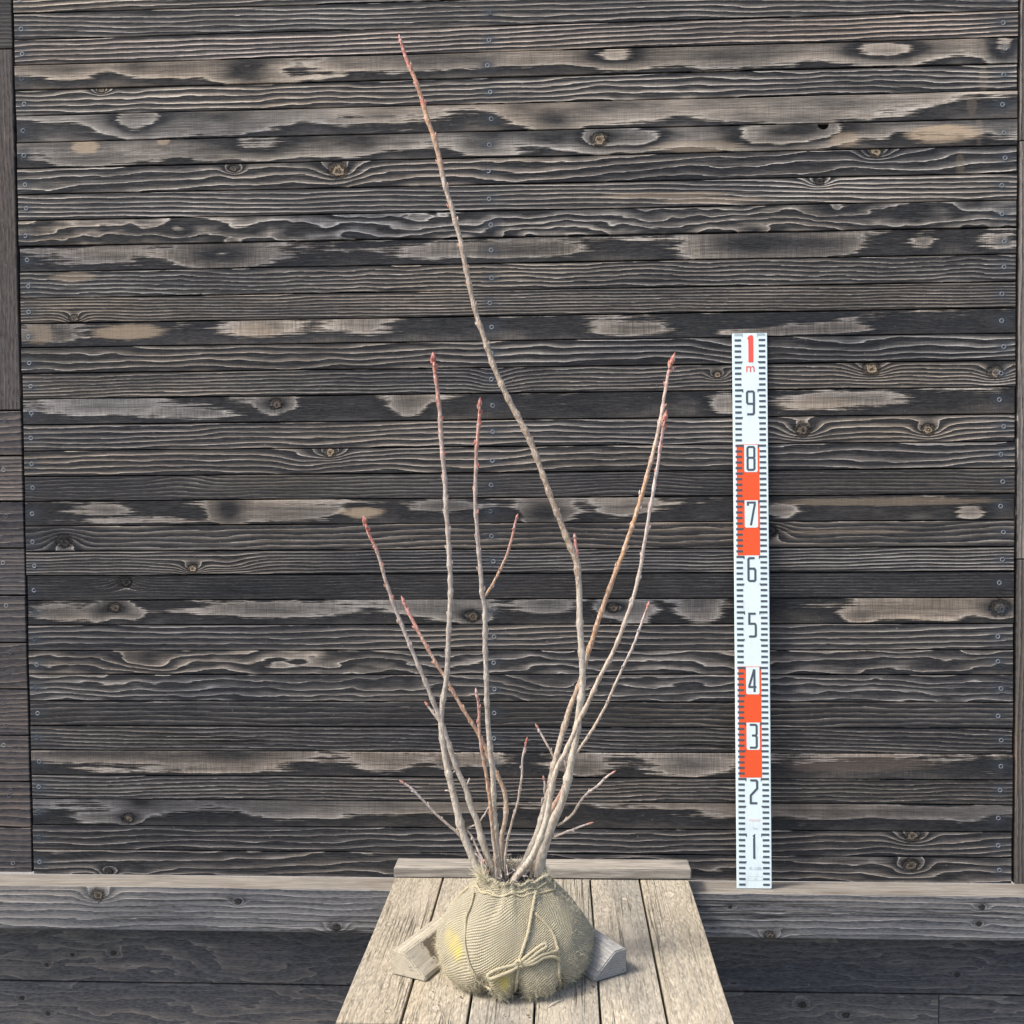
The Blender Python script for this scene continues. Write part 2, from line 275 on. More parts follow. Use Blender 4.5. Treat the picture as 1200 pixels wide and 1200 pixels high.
TWIGS={
 'd':('main',[(0.0678,-0.369,0.3269,0.00253),(0.0793,-0.3705,0.3439,0.00227),(0.0957,-0.3726,0.3686,0.00226),(0.1171,-0.3757,0.4073,0.00201),(0.1334,-0.3787,0.4457,0.002),(0.1569,-0.3827,0.4966,0.00187),(0.1705,-0.3856,0.5344,0.00186),(0.1779,-0.3871,0.5545,0.00161)]),
 'r1':('main',[(0.0457,-0.374,0.2288,0.00215),(0.0571,-0.3769,0.2375,0.00189),(0.0681,-0.38,0.2488,0.00188),(0.0847,-0.3863,0.2763,0.00175),(0.1034,-0.3914,0.293,0.00174),(0.1157,-0.3952,0.3068,0.00174),(0.1242,-0.3974,0.3137,0.00124)]),
 'r2':('main',[(0.0279,-0.3751,0.2061,0.00202),(0.0469,-0.3789,0.2159,0.00176),(0.0657,-0.3826,0.2249,0.00163),(0.0907,-0.3874,0.2356,0.00125)]),
 'u':('a',[(0.0412,-0.3565,0.3233,0.00191),(0.0311,-0.3526,0.3415,0.00166),(0.0222,-0.3494,0.3561,0.00166),(0.0159,-0.347,0.3672,0.00141)]),
 'k':('main',[(0.0762,-0.3546,0.6156,0.00285),(0.0763,-0.3546,0.6308,0.00253),(0.0745,-0.3546,0.641,0.00228),(0.0733,-0.3546,0.6524,0.0019)]),
 'lt':('L1',[(-0.0948,-0.378,0.2074,0.00253),(-0.1046,-0.3803,0.2196,0.00227),(-0.1136,-0.3821,0.2278,0.00202),(-0.134,-0.3863,0.2482,0.00189),(-0.1534,-0.3907,0.2711,0.00176),(-0.1679,-0.394,0.2872,0.00188),(-0.18,-0.3963,0.2973,0.00138)]),
 'b4':('L4',[(-0.0588,-0.399,0.5715,0.00247),(-0.0505,-0.4006,0.5828,0.0021),(-0.0428,-0.4023,0.5953,0.00197),(-0.0263,-0.4068,0.629,0.00196),(-0.0172,-0.4103,0.6574,0.00184),(-0.0108,-0.4136,0.6844,0.00146)]),
 's1':('L1',[(-0.1272,-0.378,0.3832,0.00215),(-0.1348,-0.3773,0.3919,0.00189),(-0.1411,-0.3767,0.4006,0.00177),(-0.1462,-0.3762,0.4069,0.00152)]),
 's2':('L2',[(-0.0733,-0.3744,0.2293,0.00139),(-0.0656,-0.3735,0.2406,0.00127),(-0.0567,-0.3725,0.2545,0.00114)]),
 's3':('L1',[(-0.086,-0.378,0.1921,0.00165),(-0.0734,-0.3789,0.1836,0.0019),(-0.0633,-0.3798,0.1726,0.00164),(-0.0595,-0.3804,0.1626,0.00126)]),
 's4':('L2',[(-0.0924,-0.3742,0.2227,0.00139),(-0.0821,-0.3769,0.2122,0.00152),(-0.0757,-0.3798,0.198,0.00152),(-0.0654,-0.3839,0.1792,0.00139)]),
 's5':('a',[(0.0282,-0.3635,0.2662,0.00153),(0.0257,-0.3646,0.2755,0.00152),(0.0264,-0.3657,0.2848,0.00165),(0.0252,-0.3668,0.2941,0.00139)]),
 's6':('a',[(0.0243,-0.3653,0.2514,0.0014),(0.0218,-0.3665,0.2607,0.00152),(0.0238,-0.3672,0.2674,0.00127)]),
 's7':('L1',[(-0.1137,-0.378,0.2801,0.00139),(-0.1181,-0.3785,0.2809,0.00126),(-0.1212,-0.3789,0.281,0.00101)]),
 's8':('L2',[(-0.1053,-0.3768,0.3104,0.00152),(-0.1103,-0.3775,0.3068,0.00126),(-0.1141,-0.3782,0.3031,0.00101)]),
 's9':('L2',[(-0.0891,-0.3761,0.2886,0.00126),(-0.0864,-0.3765,0.2951,0.00114),(-0.0845,-0.3768,0.299,0.00101)]),
 's10':('main',[(0.0601,-0.3701,0.3055,0.00152),(0.0564,-0.3721,0.3226,0.00139),(0.0527,-0.3726,0.3252,0.00101)]),
}
YELLOW=[(-.925,.547,.010,1.0),(-.75,.522,.009,1.0),(-1.1,.565,.009,.6),(-.075,.386,.010,.9)]
def hash_seed(k): return sum((i+3)*ord(c) for i, c in enumerate(k))
def seedv(k): return hash_seed(k)*.137

# ------------------------------------------------------------------ ground (below the frame)
gm = NT('ground_gravel'); gco = gm.new('ShaderNodeTexCoord').outputs['Object']
g1 = gm.noise(gco, 60, 4, .6); gcol = gm.mix(g1, (.12, .115, .105), (.30, .28, .25))
gm.out(gcol, .9, gm.bump(g1, .01))
GZ = -0.86
ground = link('ground', mesh('ground', [(-60, -60, GZ), (60, -60, GZ), (60, 60, GZ), (-60, 60, GZ)], [(0, 1, 2, 3)]), gm.m)
tag(ground, kind='structure')

# ------------------------------------------------------------------ screw
def lathe(profile, seg=14, name='lathe', smooth=True, axis='Y'):
    v, f = [], []
    for r, h in profile:
        for k in range(seg):
            a = 2*math.pi*k/seg
            v.append((r*math.cos(a), h, r*math.sin(a)) if axis == 'Y' else (r*math.cos(a), r*math.sin(a), h))
    for i in range(len(profile)-1):
        for k in range(seg):
            a, b = i*seg+k, i*seg+(k+1) % seg
            f.append((a, b, b+seg, a+seg))
    f.append(tuple(range((len(profile)-1)*seg, len(profile)*seg)))
    bm = bmesh.new(); me = mesh(name, v, f); bm.from_mesh(me); bpy.data.meshes.remove(me)
    return bm_mesh(bm, name, smooth)
ms = NT('screw_steel'); sn = ms.noise(ms.new('ShaderNodeTexCoord').outputs['Object'], 900, 2)
M_screw = ms.out(ms.mix(sn, (.13, .14, .15), (.25, .26, .27)), .6, None, .3)
screw_me = lathe([(.0042, .0010), (.0042, -.0003), (.0037, -.0007), (.0027, -.0005), (.0022, .0002), (.0019, .0020), (.0004, .0026)], 14, 'screw')
screw_me.materials.append(M_screw)
ms2 = NT('screw_dulled'); M_screw2 = ms2.out((.06, .066, .075), .6, None, .3)
screw_me2 = screw_me.copy(); screw_me2.materials.clear(); screw_me2.materials.append(M_screw2)

# ------------------------------------------------------------------ the plank wall
ZS = [-0.0008, 0.0476, 0.0944, 0.1446, 0.19, 0.2369, 0.2838, 0.3306, 0.3812, 0.4262, 0.474, 0.5208, 0.568, 0.6127, 0.6606, 0.7075, 0.7536, 0.8012,
      0.8503, 0.8985, 0.9459, 0.9939, 1.0388, 1.0859, 1.1345, 1.1815, 1.2291, 1.2767, 1.3249, 1.3723, 1.422, 1.4685, 1.5141, 1.5605, 1.6084, 1.656]
WX0, WX1 = -0.9502, 0.8662; WW = WX1-WX0
def li(n=5, ph=.3, a1=1.1, fx=1.5, fz=7, **k): return dict(n=n, phase=ph, a1=a1, fx=fx, fz=fz, lrat=.33, tilted=1, **k)          # straight, combed grain
def il(n=.35, ph=.69, a1=.22, fx=3., fz=10, fray=.15, **k): return dict(n=n*.8, phase=ph, a1=a1*.7, fx=fx, fz=fz, lrat=.55, fray=max(.14, fray), edge=.085, peak=.7, a2=.26, knotA=1.2, tongue=.30, **k)  # flat-sawn, islands
def wv(n=1.6, ph=.4, a1=1.6, fx=3.2, fz=12, **k): return dict(n=n, phase=ph, a1=a1, fx=fx, fz=fz, lrat=.4, edge=.07, fray=.12, **k)        # swirling
ROWS = [
 li(5, a1=.8, fray=.12, k=[(1026, .7, 9, 'tan')]),
 li(5, a1=.9, fray=.10),
 li(5, a1=.7, warm=1.05),
 il(n=.6, a1=.45, b=[(165, .25, 22, .35, 0.5), (218, .35, 40, .4, 0.6), (300, .35, 35, .6, 1.05), (340, .9, 70, .3, 0.5), (420, .4, 40, .2, 0.4), (560, .35, 90, .4, 0.5), (735, .25, 45, .5, 1.12), (860, .4, 95, .5, 0.5), (1040, .35, 48, .6, 1.02), (1090, .5, 60, .5, 0.5), (1180, .5, 22, .8, 1.05), (80, .2, 50, .3, 0.4)]),
 li(4.5, a1=1.2, fx=2.2, light=1.1, k=[(125, .05, 5, 'tan')]),
 il(n=.8, a1=.5, fray=.14, b=[(165, .35, 35, .7, 1.07), (260, .5, 60, .5, 0.4), (622, .3, 32, .5, 0.5), (665, .75, 35, .5, 1), (720, .3, 60, .6, 0.5), (880, .4, 150, .5, 0.35), (1000, .9, 120, .25, 0.4)], t=[]),
 il(n=1.0, a1=.7, fray=.09, b=[(120, .8, 90, .3, 0.5), (320, .4, 70, .5, 0.9), (440, .6, 45, .5, 0.5), (580, .5, 35, .4, 0.5), (660, .35, 25, .3, 0.45), (760, .5, 45, .5, 1.2), (900, .5, 60, .6, 1), (960, .2, 45, .6, 1.02)], t=[(105, .2, 20, .35, 0.8), (200, .06, 9, .2, 0.6), (1110, .5, 52, .42, 1), (1000, .65, 22, .35, 0.5), (830, .8, 60, .3, 0.35)], k=[(717, .42, 10, 'tan')]),
 li(3.2, a1=.9, fx=2.4, contrast=.75, k=[(285, .2, 5, 'brown'), (410, .35, 12, 'tan'), (1035, .1, 8, 'tan')]),
 li(5.5, a1=.8, light=1.15, k=[(970, .15, 6, 'dark')], t=[(790, .55, 95, .16, .35), (850, .8, 75, .14, .35)]),
 wv(2.2, a1=1.5, fx=3.2, b=[(220, .7, 20, .3, .6), (300, .6, 60, .5, .6), (560, .6, 40, .5, .6), (1080, .7, 70, .4, .6)]),
 il(a1=.25, b=[(120, .45, 90, .5, 0.45), (270, .5, 50, .55, 1.05), (570, .5, 125, .32, 0.45), (640, .6, 60, .3, 0.3), (890, .5, 72, .62, 1.04), (985, .55, 40, .45, 0.45), (1088, .55, 18, .4, 0.5), (1170, .55, 34, .42, 0.45)], hatch=1.0),
 li(6, a1=1.1, fray=.2, fx=2.4, contrast=.7, k=[], t=[(90, .2, 35, .25, .35)]),
 li(8, a1=.8, contrast=.65, fray=.12, k=[(90, .85, 6, 'brown')]),
 il(a1=.25, fray=.1, b=[(60, .4, 40, .5, 0.5), (320, .4, 50, .4, 0.5), (430, .4, 40, .5, 0.4), (750, .65, 48, .35, 0.5), (910, .8, 70, .3, 0.55), (995, .72, 35, .3, 0.45)], t=[(155, .42, 52, .42, 0.62), (45, .45, 24, .5, 0.4), (310, .45, 32, .35, 0.35)], hatch=1.0),
 li(3.8, a1=1.2, fx=2.0, b=[(1000, .5, 60, .5, .8), (1130, .6, 60, .4, .8), (880, .5, 50, .5, .7)]),
 li(6.5, a1=1.1, fray=.16, k=[(1028, .25, 10, 'tan'), (1168, .45, 9, 'tan'), (852, .4, 5, 'tan')], b=[(590, .4, 22, .7, 1.5)]),
 il(a1=.25, fray=.08, b=[(100, .32, 95, .42, 0.45), (230, .7, 70, .3, 0.4), (492, .4, 22, .6, 0.6), (860, .5, 25, .5, 0.5), (980, .5, 90, .38, 0.5)], k=[(334, .3, 8, 'brown')], hatch=1.0, t=[(960, .55, 60, .28, 0.25)]),
 li(5, a1=1.1, k=[(950, .5, 10, 'brown'), (1093, .55, 8, 'tan')]),
 li(4, a1=1.3, contrast=.7, k=[(398, .15, 8, 'tan')], b=[(370, .5, 28, .6, .8)]),
 li(7, a1=.9, b=[(215, .1, 35, .5, 1.6), (740, .5, 60, .6, 1.2)]),
 il(a1=.25, b=[(125, .4, 38, .28, 0.5), (180, .85, 110, .2, 0.4), (275, .4, 20, .6, 0.9), (350, .55, 60, .45, 0.5), (530, .35, 50, .25, 0.4), (652, .6, 26, .62, 0.97), (745, .45, 42, .42, 0.5), (922, .6, 22, .35, 0.5), (1140, .75, 16, .3, 0.5)], t=[(435, .55, 32, .3, 0.7), (1040, .25, 160, .2, 0.32)]),
 li(4, a1=1.0, light=1.1, k=[(76, .62, 10, 'dark'), (912, .35, 10, 'dark')], t=[(1000, .4, 90, .1, .3)]),
 li(7, a1=.9, b=[(235, .7, 50, .4, 1.2), (280, .55, 26, .4, 1.4)], k=[(232, .75, 6, 'tan')]),
 li(8, a1=.6, contrast=.5, fray=.10, k=[(150, .25, 9, 'dark')], hatch=1.0),
 il(a1=.25, b=[(75, .6, 42, .45, 0.5), (118, .6, 12, .3, 0.5), (160, .6, 18, .3, 0.5), (320, .45, 92, .36, 0.5), (525, .4, 45, .45, 0.5), (650, .35, 38, .35, 0.5), (755, .65, 26, .5, 0.5), (830, .5, 26, .7, 0.5), (1040, .5, 42, .5, 0.5), (1010, .7, 18, .3, 0.4), (1110, .45, 40, .6, 0.5)], k=[(137, .3, 8, 'brown'), (565, .7, 8, 'brown'), (730, .35, 7, 'brown'), (1172, .4, 11, 'brown')], hatch=.9),
 li(4, a1=.8, contrast=.7),
 wv(2.6, a1=1.4, fx=2.6, b=[(185, .5, 40, .6, 1.3), (300, .6, 60, .5, .8)]),
 wv(3.6, a1=1.4, fx=2.6, contrast=.75, b=[(640, .5, 50, .6, 1.2)]),
 li(4.5, a1=1.1, contrast=.8),
 li(6, a1=.9, fray=.2, contrast=.6, cracks=1.0),
 il(n=.5, a1=.3, b=[(130, .15, 150, .3, 0.55), (290, .2, 60, .5, 0.6), (200, .8, 130, .22, 0.4), (465, .5, 42, .6, 0.5), (535, .45, 14, .3, 0.6), (570, .35, 30, .3, 0.4), (690, .55, 34, .5, 0.5), (820, .5, 42, .55, 0.5)], t=[(1010, .38, 110, .42, 0.3)], hatch=1.0, tanc=(.22, .17, .13)),
 li(6, a1=1.0, fray=.2, contrast=.6),
 il(n=.6, a1=.35, b=[(190, .3, 50, .35, 0.45), (110, .75, 35, .35, 0.4), (165, .1, 16, .3, 0.5), (350, .4, 60, .4, 0.45), (1040, .3, 120, .25, 0.4), (480, .3, 90, .3, 0.3)], contrast=.75, k=[(152, .75, 7, 'brown')]),
 li(4, a1=1.1, contrast=.7, k=[(1072, .15, 9, 'brown')]),
 wv(3.2, a1=1.2, fx=2.0, contrast=.7, k=[(128, .92, 6, 'dark'), (1070, .3, 9, 'brown')], b=[(165, .85, 25, .3, .6)]),
]
SC_L = [.45, .6, .57, .55, .54, .56, .5, .63, .53, .6, .53, .55, .55, .55, .6, .5, .55, .5, .5, .45, .5, .62, .6, .6, .5, .55, .6, .5, .5, .5, .45, .5, .5, .5, .5]
wall = tag(empty('plank_wall', (WX0, 0, 0)), 'tall screen wall of narrow charred black-brown horizontal planks behind the shrub', 'wall')
for k, row in enumerate(ROWS):
    row = dict(row); i = 34-k
    z0, z1 = ZS[i], ZS[i+1]; H = (z1-z0)-.0024
    R = random.Random(900+k)
    ym = 1030-(z0+z1)/2*631; xl = 18+18*ym/1027; xr = 1197-13*ym/1034; px = WW/(xr-xl)
    X = lambda p: (p-xl)*px
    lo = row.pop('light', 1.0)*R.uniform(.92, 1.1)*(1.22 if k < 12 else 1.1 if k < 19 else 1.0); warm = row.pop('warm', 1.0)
    b = [(X(a), H*(1-v), s*px, sv*H, A) for a, v, s, sv, A in row.pop('b', [])]
    tn = [(X(a), H*(1-v), s*px, sv*H, A) for a, v, s, sv, A in row.pop('t', [])]
    if 3 <= k <= 7: tn += [(X(1154-4*(k-3)+R.uniform(-9, 9)), H*R.uniform(.3, .7), R.uniform(5, 9)*px, H*R.uniform(.4, .9), .13)]
    kn = [(X(a), H*(1-v), r*px*.82, kd) for a, v, r, kd in row.pop('k', [])]
    sx = [(R.uniform(.0115, .016), H*(1-SC_L[k])), (X(589)+R.uniform(-.003, .003), H*R.uniform(.44, .56)), (WW-R.uniform(.020, .028), H*R.uniform(.45, .6))]
    st = [(x, z, .010, .8) for x, z in sx]
    tone = R.uniform(.85, 1.15); row_shade = 1.10-.007*max(0, k-12)          # lower rows dimmer and cooler: shade put into the board colour
    if row.pop('tilted', 0): row['tilt'] = R.uniform(-2.2, 2.2); row['n'] *= R.choice((-1, 1, 1))
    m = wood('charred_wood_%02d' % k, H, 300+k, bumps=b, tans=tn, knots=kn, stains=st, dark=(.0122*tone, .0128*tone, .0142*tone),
             light=(.335*lo*warm*row_shade, .312*lo*row_shade, .286*lo*row_shade**.8), fuzz=1.3, **row)
    me = plank_mesh('plank', WW-.001, .012, H, .0011, R, notch=(X(975), .010) if k == 6 else None, wob=.0005)
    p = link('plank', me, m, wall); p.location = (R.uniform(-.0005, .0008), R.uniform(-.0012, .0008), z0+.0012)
    p.rotation_euler = (R.uniform(-.012, .012), 0, 0)
    for j, (x, z) in enumerate(sx):
        dull = (j == 0 and k > 20 and R.random() < .6) or R.random() < .1
        s = link('screw', screw_me2 if dull else screw_me, None, p); s.location = (x, .0002, z); s.rotation_euler = (R.uniform(-.1, .1), R.uniform(0, 6), R.uniform(-.1, .1))
mb = NT('wall_felt'); M_felt = mb.out((.012, .012, .013), .9)
bk = link('backing', mesh('backing', [(0, .0155, -.001), (WW+.15, .0155, -.001), (WW+.15, .0155, 1.67), (0, .0155, 1.67), (0, .03, -.001), (WW+.15, .03, -.001), (WW+.15, .03, 1.67), (0, .03, 1.67)],
     [(0, 1, 2, 3), (7, 6, 5, 4), (0, 4, 5, 1), (3, 2, 6, 7), (0, 3, 7, 4), (1, 5, 6, 2)]), M_felt, wall)

# ------------------------------------------------------------------ wall bay on the left: wide boards under a short upright
GREY = dict(dark=(.030, .029, .030), light=(.105, .094, .086))
lw = tag(empty('board_wall', (-1.35, 0, 0)), 'neighbouring wall of wider dark boards with a short upright, left picture edge', 'wall')
LB = [.0019, .0887, .1768, .2647, .3532, .4414, .5301, .6194, .7068, .7931, .8776]
LWX = WX0+1.35
for k in range(10):
    R = random.Random(50+k); H = LB[k+1]-LB[k]-.003; Lx = LWX-.0045
    lt = 1.5 if k == 8 else 1.0
    m = wood('board_wood_%d' % k, H, 700+k, n=R.choice([6, 8, 11]), a1=1.0, fx=1.4, fz=4, fray=.14, contrast=.75 if k != 8 else 1.1, dark=(.024, .0235, .026), light=(.19*lt, .165*lt, .147*lt), relief=.0010, hatch=.3)
    p = link('board', plank_mesh('board', Lx, .014, H, .0012, R, wob=.0004), m, lw); p.location = (0, R.uniform(-.001, .001), LB[k]+.0015)
    for q in range(R.choice([1, 2])):
        s = link('screw', screw_me if R.random() < .5 else screw_me2, None, p); s.location = (Lx-R.uniform(.030, .048), .0002, H*R.choice([.2, .35, .7, .8]))
m = wood('upright_wood', .42, 760, n=60, a1=2.0, fx=1.0, fz=6, fray=.2, contrast=.6, light=(.15, .125, .11), dark=(.036, .032, .031), relief=.0005, hatch=.2)
p = link('post', plank_mesh('post', 1.5448-.8776-.003, .014, .40, .0014, random.Random(5)), m, lw)
p.rotation_euler = (0, -math.pi/2, 0); p.location = (LWX-.005, -.001, .8791)
m = wood('board_wood_top', .11, 770, n=14, a1=.8, fray=.15, contrast=.7, light=(.15, .135, .122), relief=.0005)
p = link('board', plank_mesh('board', LWX-.0045, .014, .112, .0012, random.Random(6)), m, lw); p.location = (0, 0, 1.5463)
link('backing', mesh('backing', [(0, .016, -.001), (LWX-.0002, .016, -.001), (LWX-.0002, .016, 1.67), (0, .016, 1.67), (0, .03, -.001), (LWX-.0002, .03, -.001), (LWX-.0002, .03, 1.67), (0, .03, 1.67)],
     [(0, 1, 2, 3), (7, 6, 5, 4), (0, 4, 5, 1), (3, 2, 6, 7), (0, 3, 7, 4), (1, 5, 6, 2)]), M_felt, lw)

# ------------------------------------------------------------------ upright boards on the right
rw = tag(empty('upright_boards', (WX1+.0045, 0, 0)), 'strip of upright weathered boards closing the wall, right picture edge', 'boards')
for k, (za, zb, lt, dk) in enumerate([(.0, .589, .8, .030), (.591, 1.332, 1.5, .05), (1.334, 1.67, 1.1, .04)]):
    m = wood('side_wood_%d' % k, .12, 780+k, n=16, a1=1.2, fx=1.0, fz=6, fray=.16, contrast=1.1, light=(.24*lt, .213*lt, .188*lt), dark=(dk, dk*.95, dk*.93), relief=.0007, hatch=.2)
    p = link('board', plank_mesh('board', zb-za, .014, .12, .0014, random.Random(70+k)), m, rw)
    p.rotation_euler = (0, -math.pi/2, 0); p.location = (.12, -.0015+.0005*k, za)

# ------------------------------------------------------------------ ledge beam and the boards under it
HL = .0805
def beam_part(name, L, D, H, mat_front, mat_top, parent=None):
    me = plank_mesh(name, L, D, H, .0025, random.Random(9), wob=.0005)
    me.materials.append(mat_front); me.materials.append(mat_top)
    for pl in me.polygons:
        if pl.normal.z > .75: pl.material_index = 1
    return link(name, me, None, parent)
LX0, LX1 = -1.35, 1.25
mf = wood('beam_wood', HL, 801, n=7, phase=.2, a1=1.3, fx=1.2, fz=5, fray=.13, contrast=.95, dark=(.052, .053, .055), light=(.29, .285, .28), relief=.0012, hatch=.4, cracks=.8,
          knots=[(-.801-LX0, .064, .011, 'brown'), (-.54-LX0, .055, .005, 'dark'), (.79-LX0, .06, .0045, 'dark'), (.785-LX0, .03, .004, 'dark'), (-.36-LX0, .01, .008, 'dark'), (.35-LX0, .055, .003, 'dark'), (.42-LX0, .004, .008, 'brown')])
# worn bare top of the beam: the same wood, grain seen from above (texture axes turned)
def flat_wood(name, seed, colA, colB, sx=3, sy=160, relief=.0004, dirt=(.20, .17, .13), amt=.35):
    t = NT(name); co = t.new('ShaderNodeTexCoord').outputs['Object']; o = seed*3.7
    a = t.noise(t.vm('MULTIPLY_ADD', co, (sx, sy, sy), (o, o, o)), 1, 3, .6, .2)
    b_ = t.noise(t.vm('MULTIPLY_ADD', co, (sx*4, sy*4, sy*4), (o+9, o, o)), 1, 2, .6)
    d = t.noise(t.vm('MULTIPLY_ADD', co, (5, 30, 30), (o+4, o, o)), 1, 3, .6)
    col = t.mix(t.mr(a, .35, .65), colA, colB)
    col = t.mix(t.mr(b_, .55, .75, 0, .5), col, tuple(c*.5 for c in colA))
    col = t.mix(t.mr(d, .5, .72, 0, amt), col, dirt)
    return t.out(col, .8, t.bump(t.math('ADD', a, t.math('MULTIPLY', b_, .5)), relief), spec=.3)
mtop = flat_wood('beam_top_wood', 5, (.155, .138, .115), (.265, .242, .207), sx=15, sy=300, relief=.0008, dirt=(.11, .09, .07), amt=.8)
ledge = beam_part('ledge_beam', LX1-LX0, .0545, HL, mf, mtop); ledge.location = (LX0, -.0555, -HL)
tag(ledge, 'long grey horizontal beam with bright worn top edge at the wall foot', 'beam')
low = tag(empty('lower_wall', (LX0, .002, 0)), 'shadowed blue-grey wide boards below the ledge beam', 'wall')
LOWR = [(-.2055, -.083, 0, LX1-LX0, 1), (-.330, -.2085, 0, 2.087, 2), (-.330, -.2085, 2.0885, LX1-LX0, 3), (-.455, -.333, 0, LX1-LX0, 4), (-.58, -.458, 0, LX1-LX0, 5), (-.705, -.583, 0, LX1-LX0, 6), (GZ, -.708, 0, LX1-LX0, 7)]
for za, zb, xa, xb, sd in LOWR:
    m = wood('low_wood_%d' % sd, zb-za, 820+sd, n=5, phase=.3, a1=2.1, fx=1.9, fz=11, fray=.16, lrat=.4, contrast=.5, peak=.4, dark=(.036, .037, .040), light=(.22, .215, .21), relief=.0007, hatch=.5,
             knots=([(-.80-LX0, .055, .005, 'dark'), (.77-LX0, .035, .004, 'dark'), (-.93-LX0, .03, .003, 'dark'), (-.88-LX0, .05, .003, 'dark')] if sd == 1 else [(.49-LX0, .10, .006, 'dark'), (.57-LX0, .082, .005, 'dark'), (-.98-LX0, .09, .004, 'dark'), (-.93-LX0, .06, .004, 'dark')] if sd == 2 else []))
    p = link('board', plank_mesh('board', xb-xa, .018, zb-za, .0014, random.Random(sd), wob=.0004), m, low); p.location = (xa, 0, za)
link('backing', mesh('backing', [(0, .022, GZ), (LX1-LX0, .022, GZ), (LX1-LX0, .022, -.0821), (0, .022, -.0821), (0, .04, GZ), (LX1-LX0, .04, GZ), (LX1-LX0, .04, -.0821), (0, .04, -.0821)],
     [(0, 1, 2, 3), (7, 6, 5, 4), (0, 4, 5, 1), (3, 2, 6, 7), (0, 3, 7, 4), (1, 5, 6, 2)]), M_felt, low)

# ------------------------------------------------------------------ table
ZT = .024; TX0 = -.2515; PW = .0881; TY0, TY1 = -.012, -.553; TTH = .022
table = tag(empty('plank_table', (TX0+3*PW, -.30, GZ)), 'weathered pale plank table top with dark gaps, carrying the wrapped root ball', 'table')
tl = table.location
TL = TY0-TY1
for k in range(6):
    R = random.Random(140+k); Wd = PW-.0034
    kn = {0: [(.30, .062, .006, 'pale'), (.10, .035, .007, 'pale'), (.03, .02, .004, 'pale')], 1: [(.22, .05, .008, 'pale'), (.04, .045, .008, 'pale')], 2: [(.09, .03, .005, 'pale')], 3: [(.40, .05, .006, 'pale')], 4: [(.365, .062, .009, 'pale'), (.41, .03, .006, 'pale')], 5: [(.43, .04, .013, 'pale'), (.33, .055, .005, 'pale')]}[k]
    tone = [.73, .78, .84, .82, .87, .78][k]
    m = wood('table_wood_%d' % k, Wd, 160+k, n=[6, 7, 6, 5, 7, 4][k], phase=.3, a1=1.2, fx=2.2, fz=4, a2=.12, fray=.16, contrast=.9, dark=(.235*tone, .208*tone, .160*tone), light=(.355*tone, .318*tone, .248*tone), streak=.5, relief=.0007, hatch=.15, fibx=7., peak=.25, cracks=.9, knots=kn, spec=.25,
             tans=[(R.uniform(.05, .5), R.uniform(.02, .06), .10, .02, .3)], tanc=(.45, .40, .32), fuzz=.6)
    p = link('plank', plank_mesh('plank', TL, TTH, Wd, .0016, R, wob=.0006), m, table)
    # plank local X -> +Y (towards the wall), local Z -> -X, front face up
    p.matrix_local = Matrix.Translation(Vector((TX0+k*PW+PW-.0017, TY1, ZT+R.uniform(-.0006, .0006)))-tl) @ Matrix(((0, 0, -1, 0), (1, 0, 0, 0), (0, -1, 0, 0), (0, 0, 0, 1)))
def box_me(name, sx, sy, sz, bev=.002):
    bm = bmesh.new(); bmesh.ops.create_cube(bm, size=1)
    for v in bm.verts: v.co = Vector(((v.co.x+.5)*sx, (v.co.y+.5)*sy, (v.co.z+.5)*sz))
    bmesh.ops.bevel(bm, geom=bm.edges[:], offset=bev, segments=2, affect='EDGES')
    return bm_mesh(bm, name)
M_bat = flat_wood('batten_wood', 8, (.19, .17, .145), (.36, .33, .28), sx=14, sy=240, relief=.0009, dirt=(.09, .088, .085), amt=.8)
bt = link('batten', box_me('batten', .533, .0495, .0172, .0016), M_bat, table); bt.location = Vector((-.2525, -.062, ZT+.0006))-tl; bt.rotation_euler = (0, -.0042, 0)
M_rail = flat_wood('rail_wood', 12, (.34, .29, .215), (.48, .42, .33), sx=5, sy=120, relief=.0004)
fr = link('front_rail', box_me('front_rail', .532, .020, .045, .002), M_rail, table); fr.location = Vector((-.2535, TY1-.0225, ZT-.048))-tl
mdk = flat_wood('frame_wood', 14, (.16, .14, .11), (.24, .21, .17))
for yy in (-.10, -.30, -.50):
    br = link('bearer', box_me('bearer', .50, .045, .03, .002), mdk, table); br.location = Vector((-.238, yy, ZT-TTH-.0325))-tl
    if yy == -.10: br.location.y = -.118-tl.y
for xx in (-.236, .212):
    lg = link('leg', box_me('leg', .045, .045, ZT-TTH-.033-GZ, .003), mdk, table); lg.location = Vector((xx, -.50, GZ))-tl
for xx in (-.236, .212):
    lg = link('leg', box_me('leg', .045, .040, ZT-TTH-.033-GZ, .003), mdk, table); lg.location = Vector((xx, -.1155, GZ))-tl

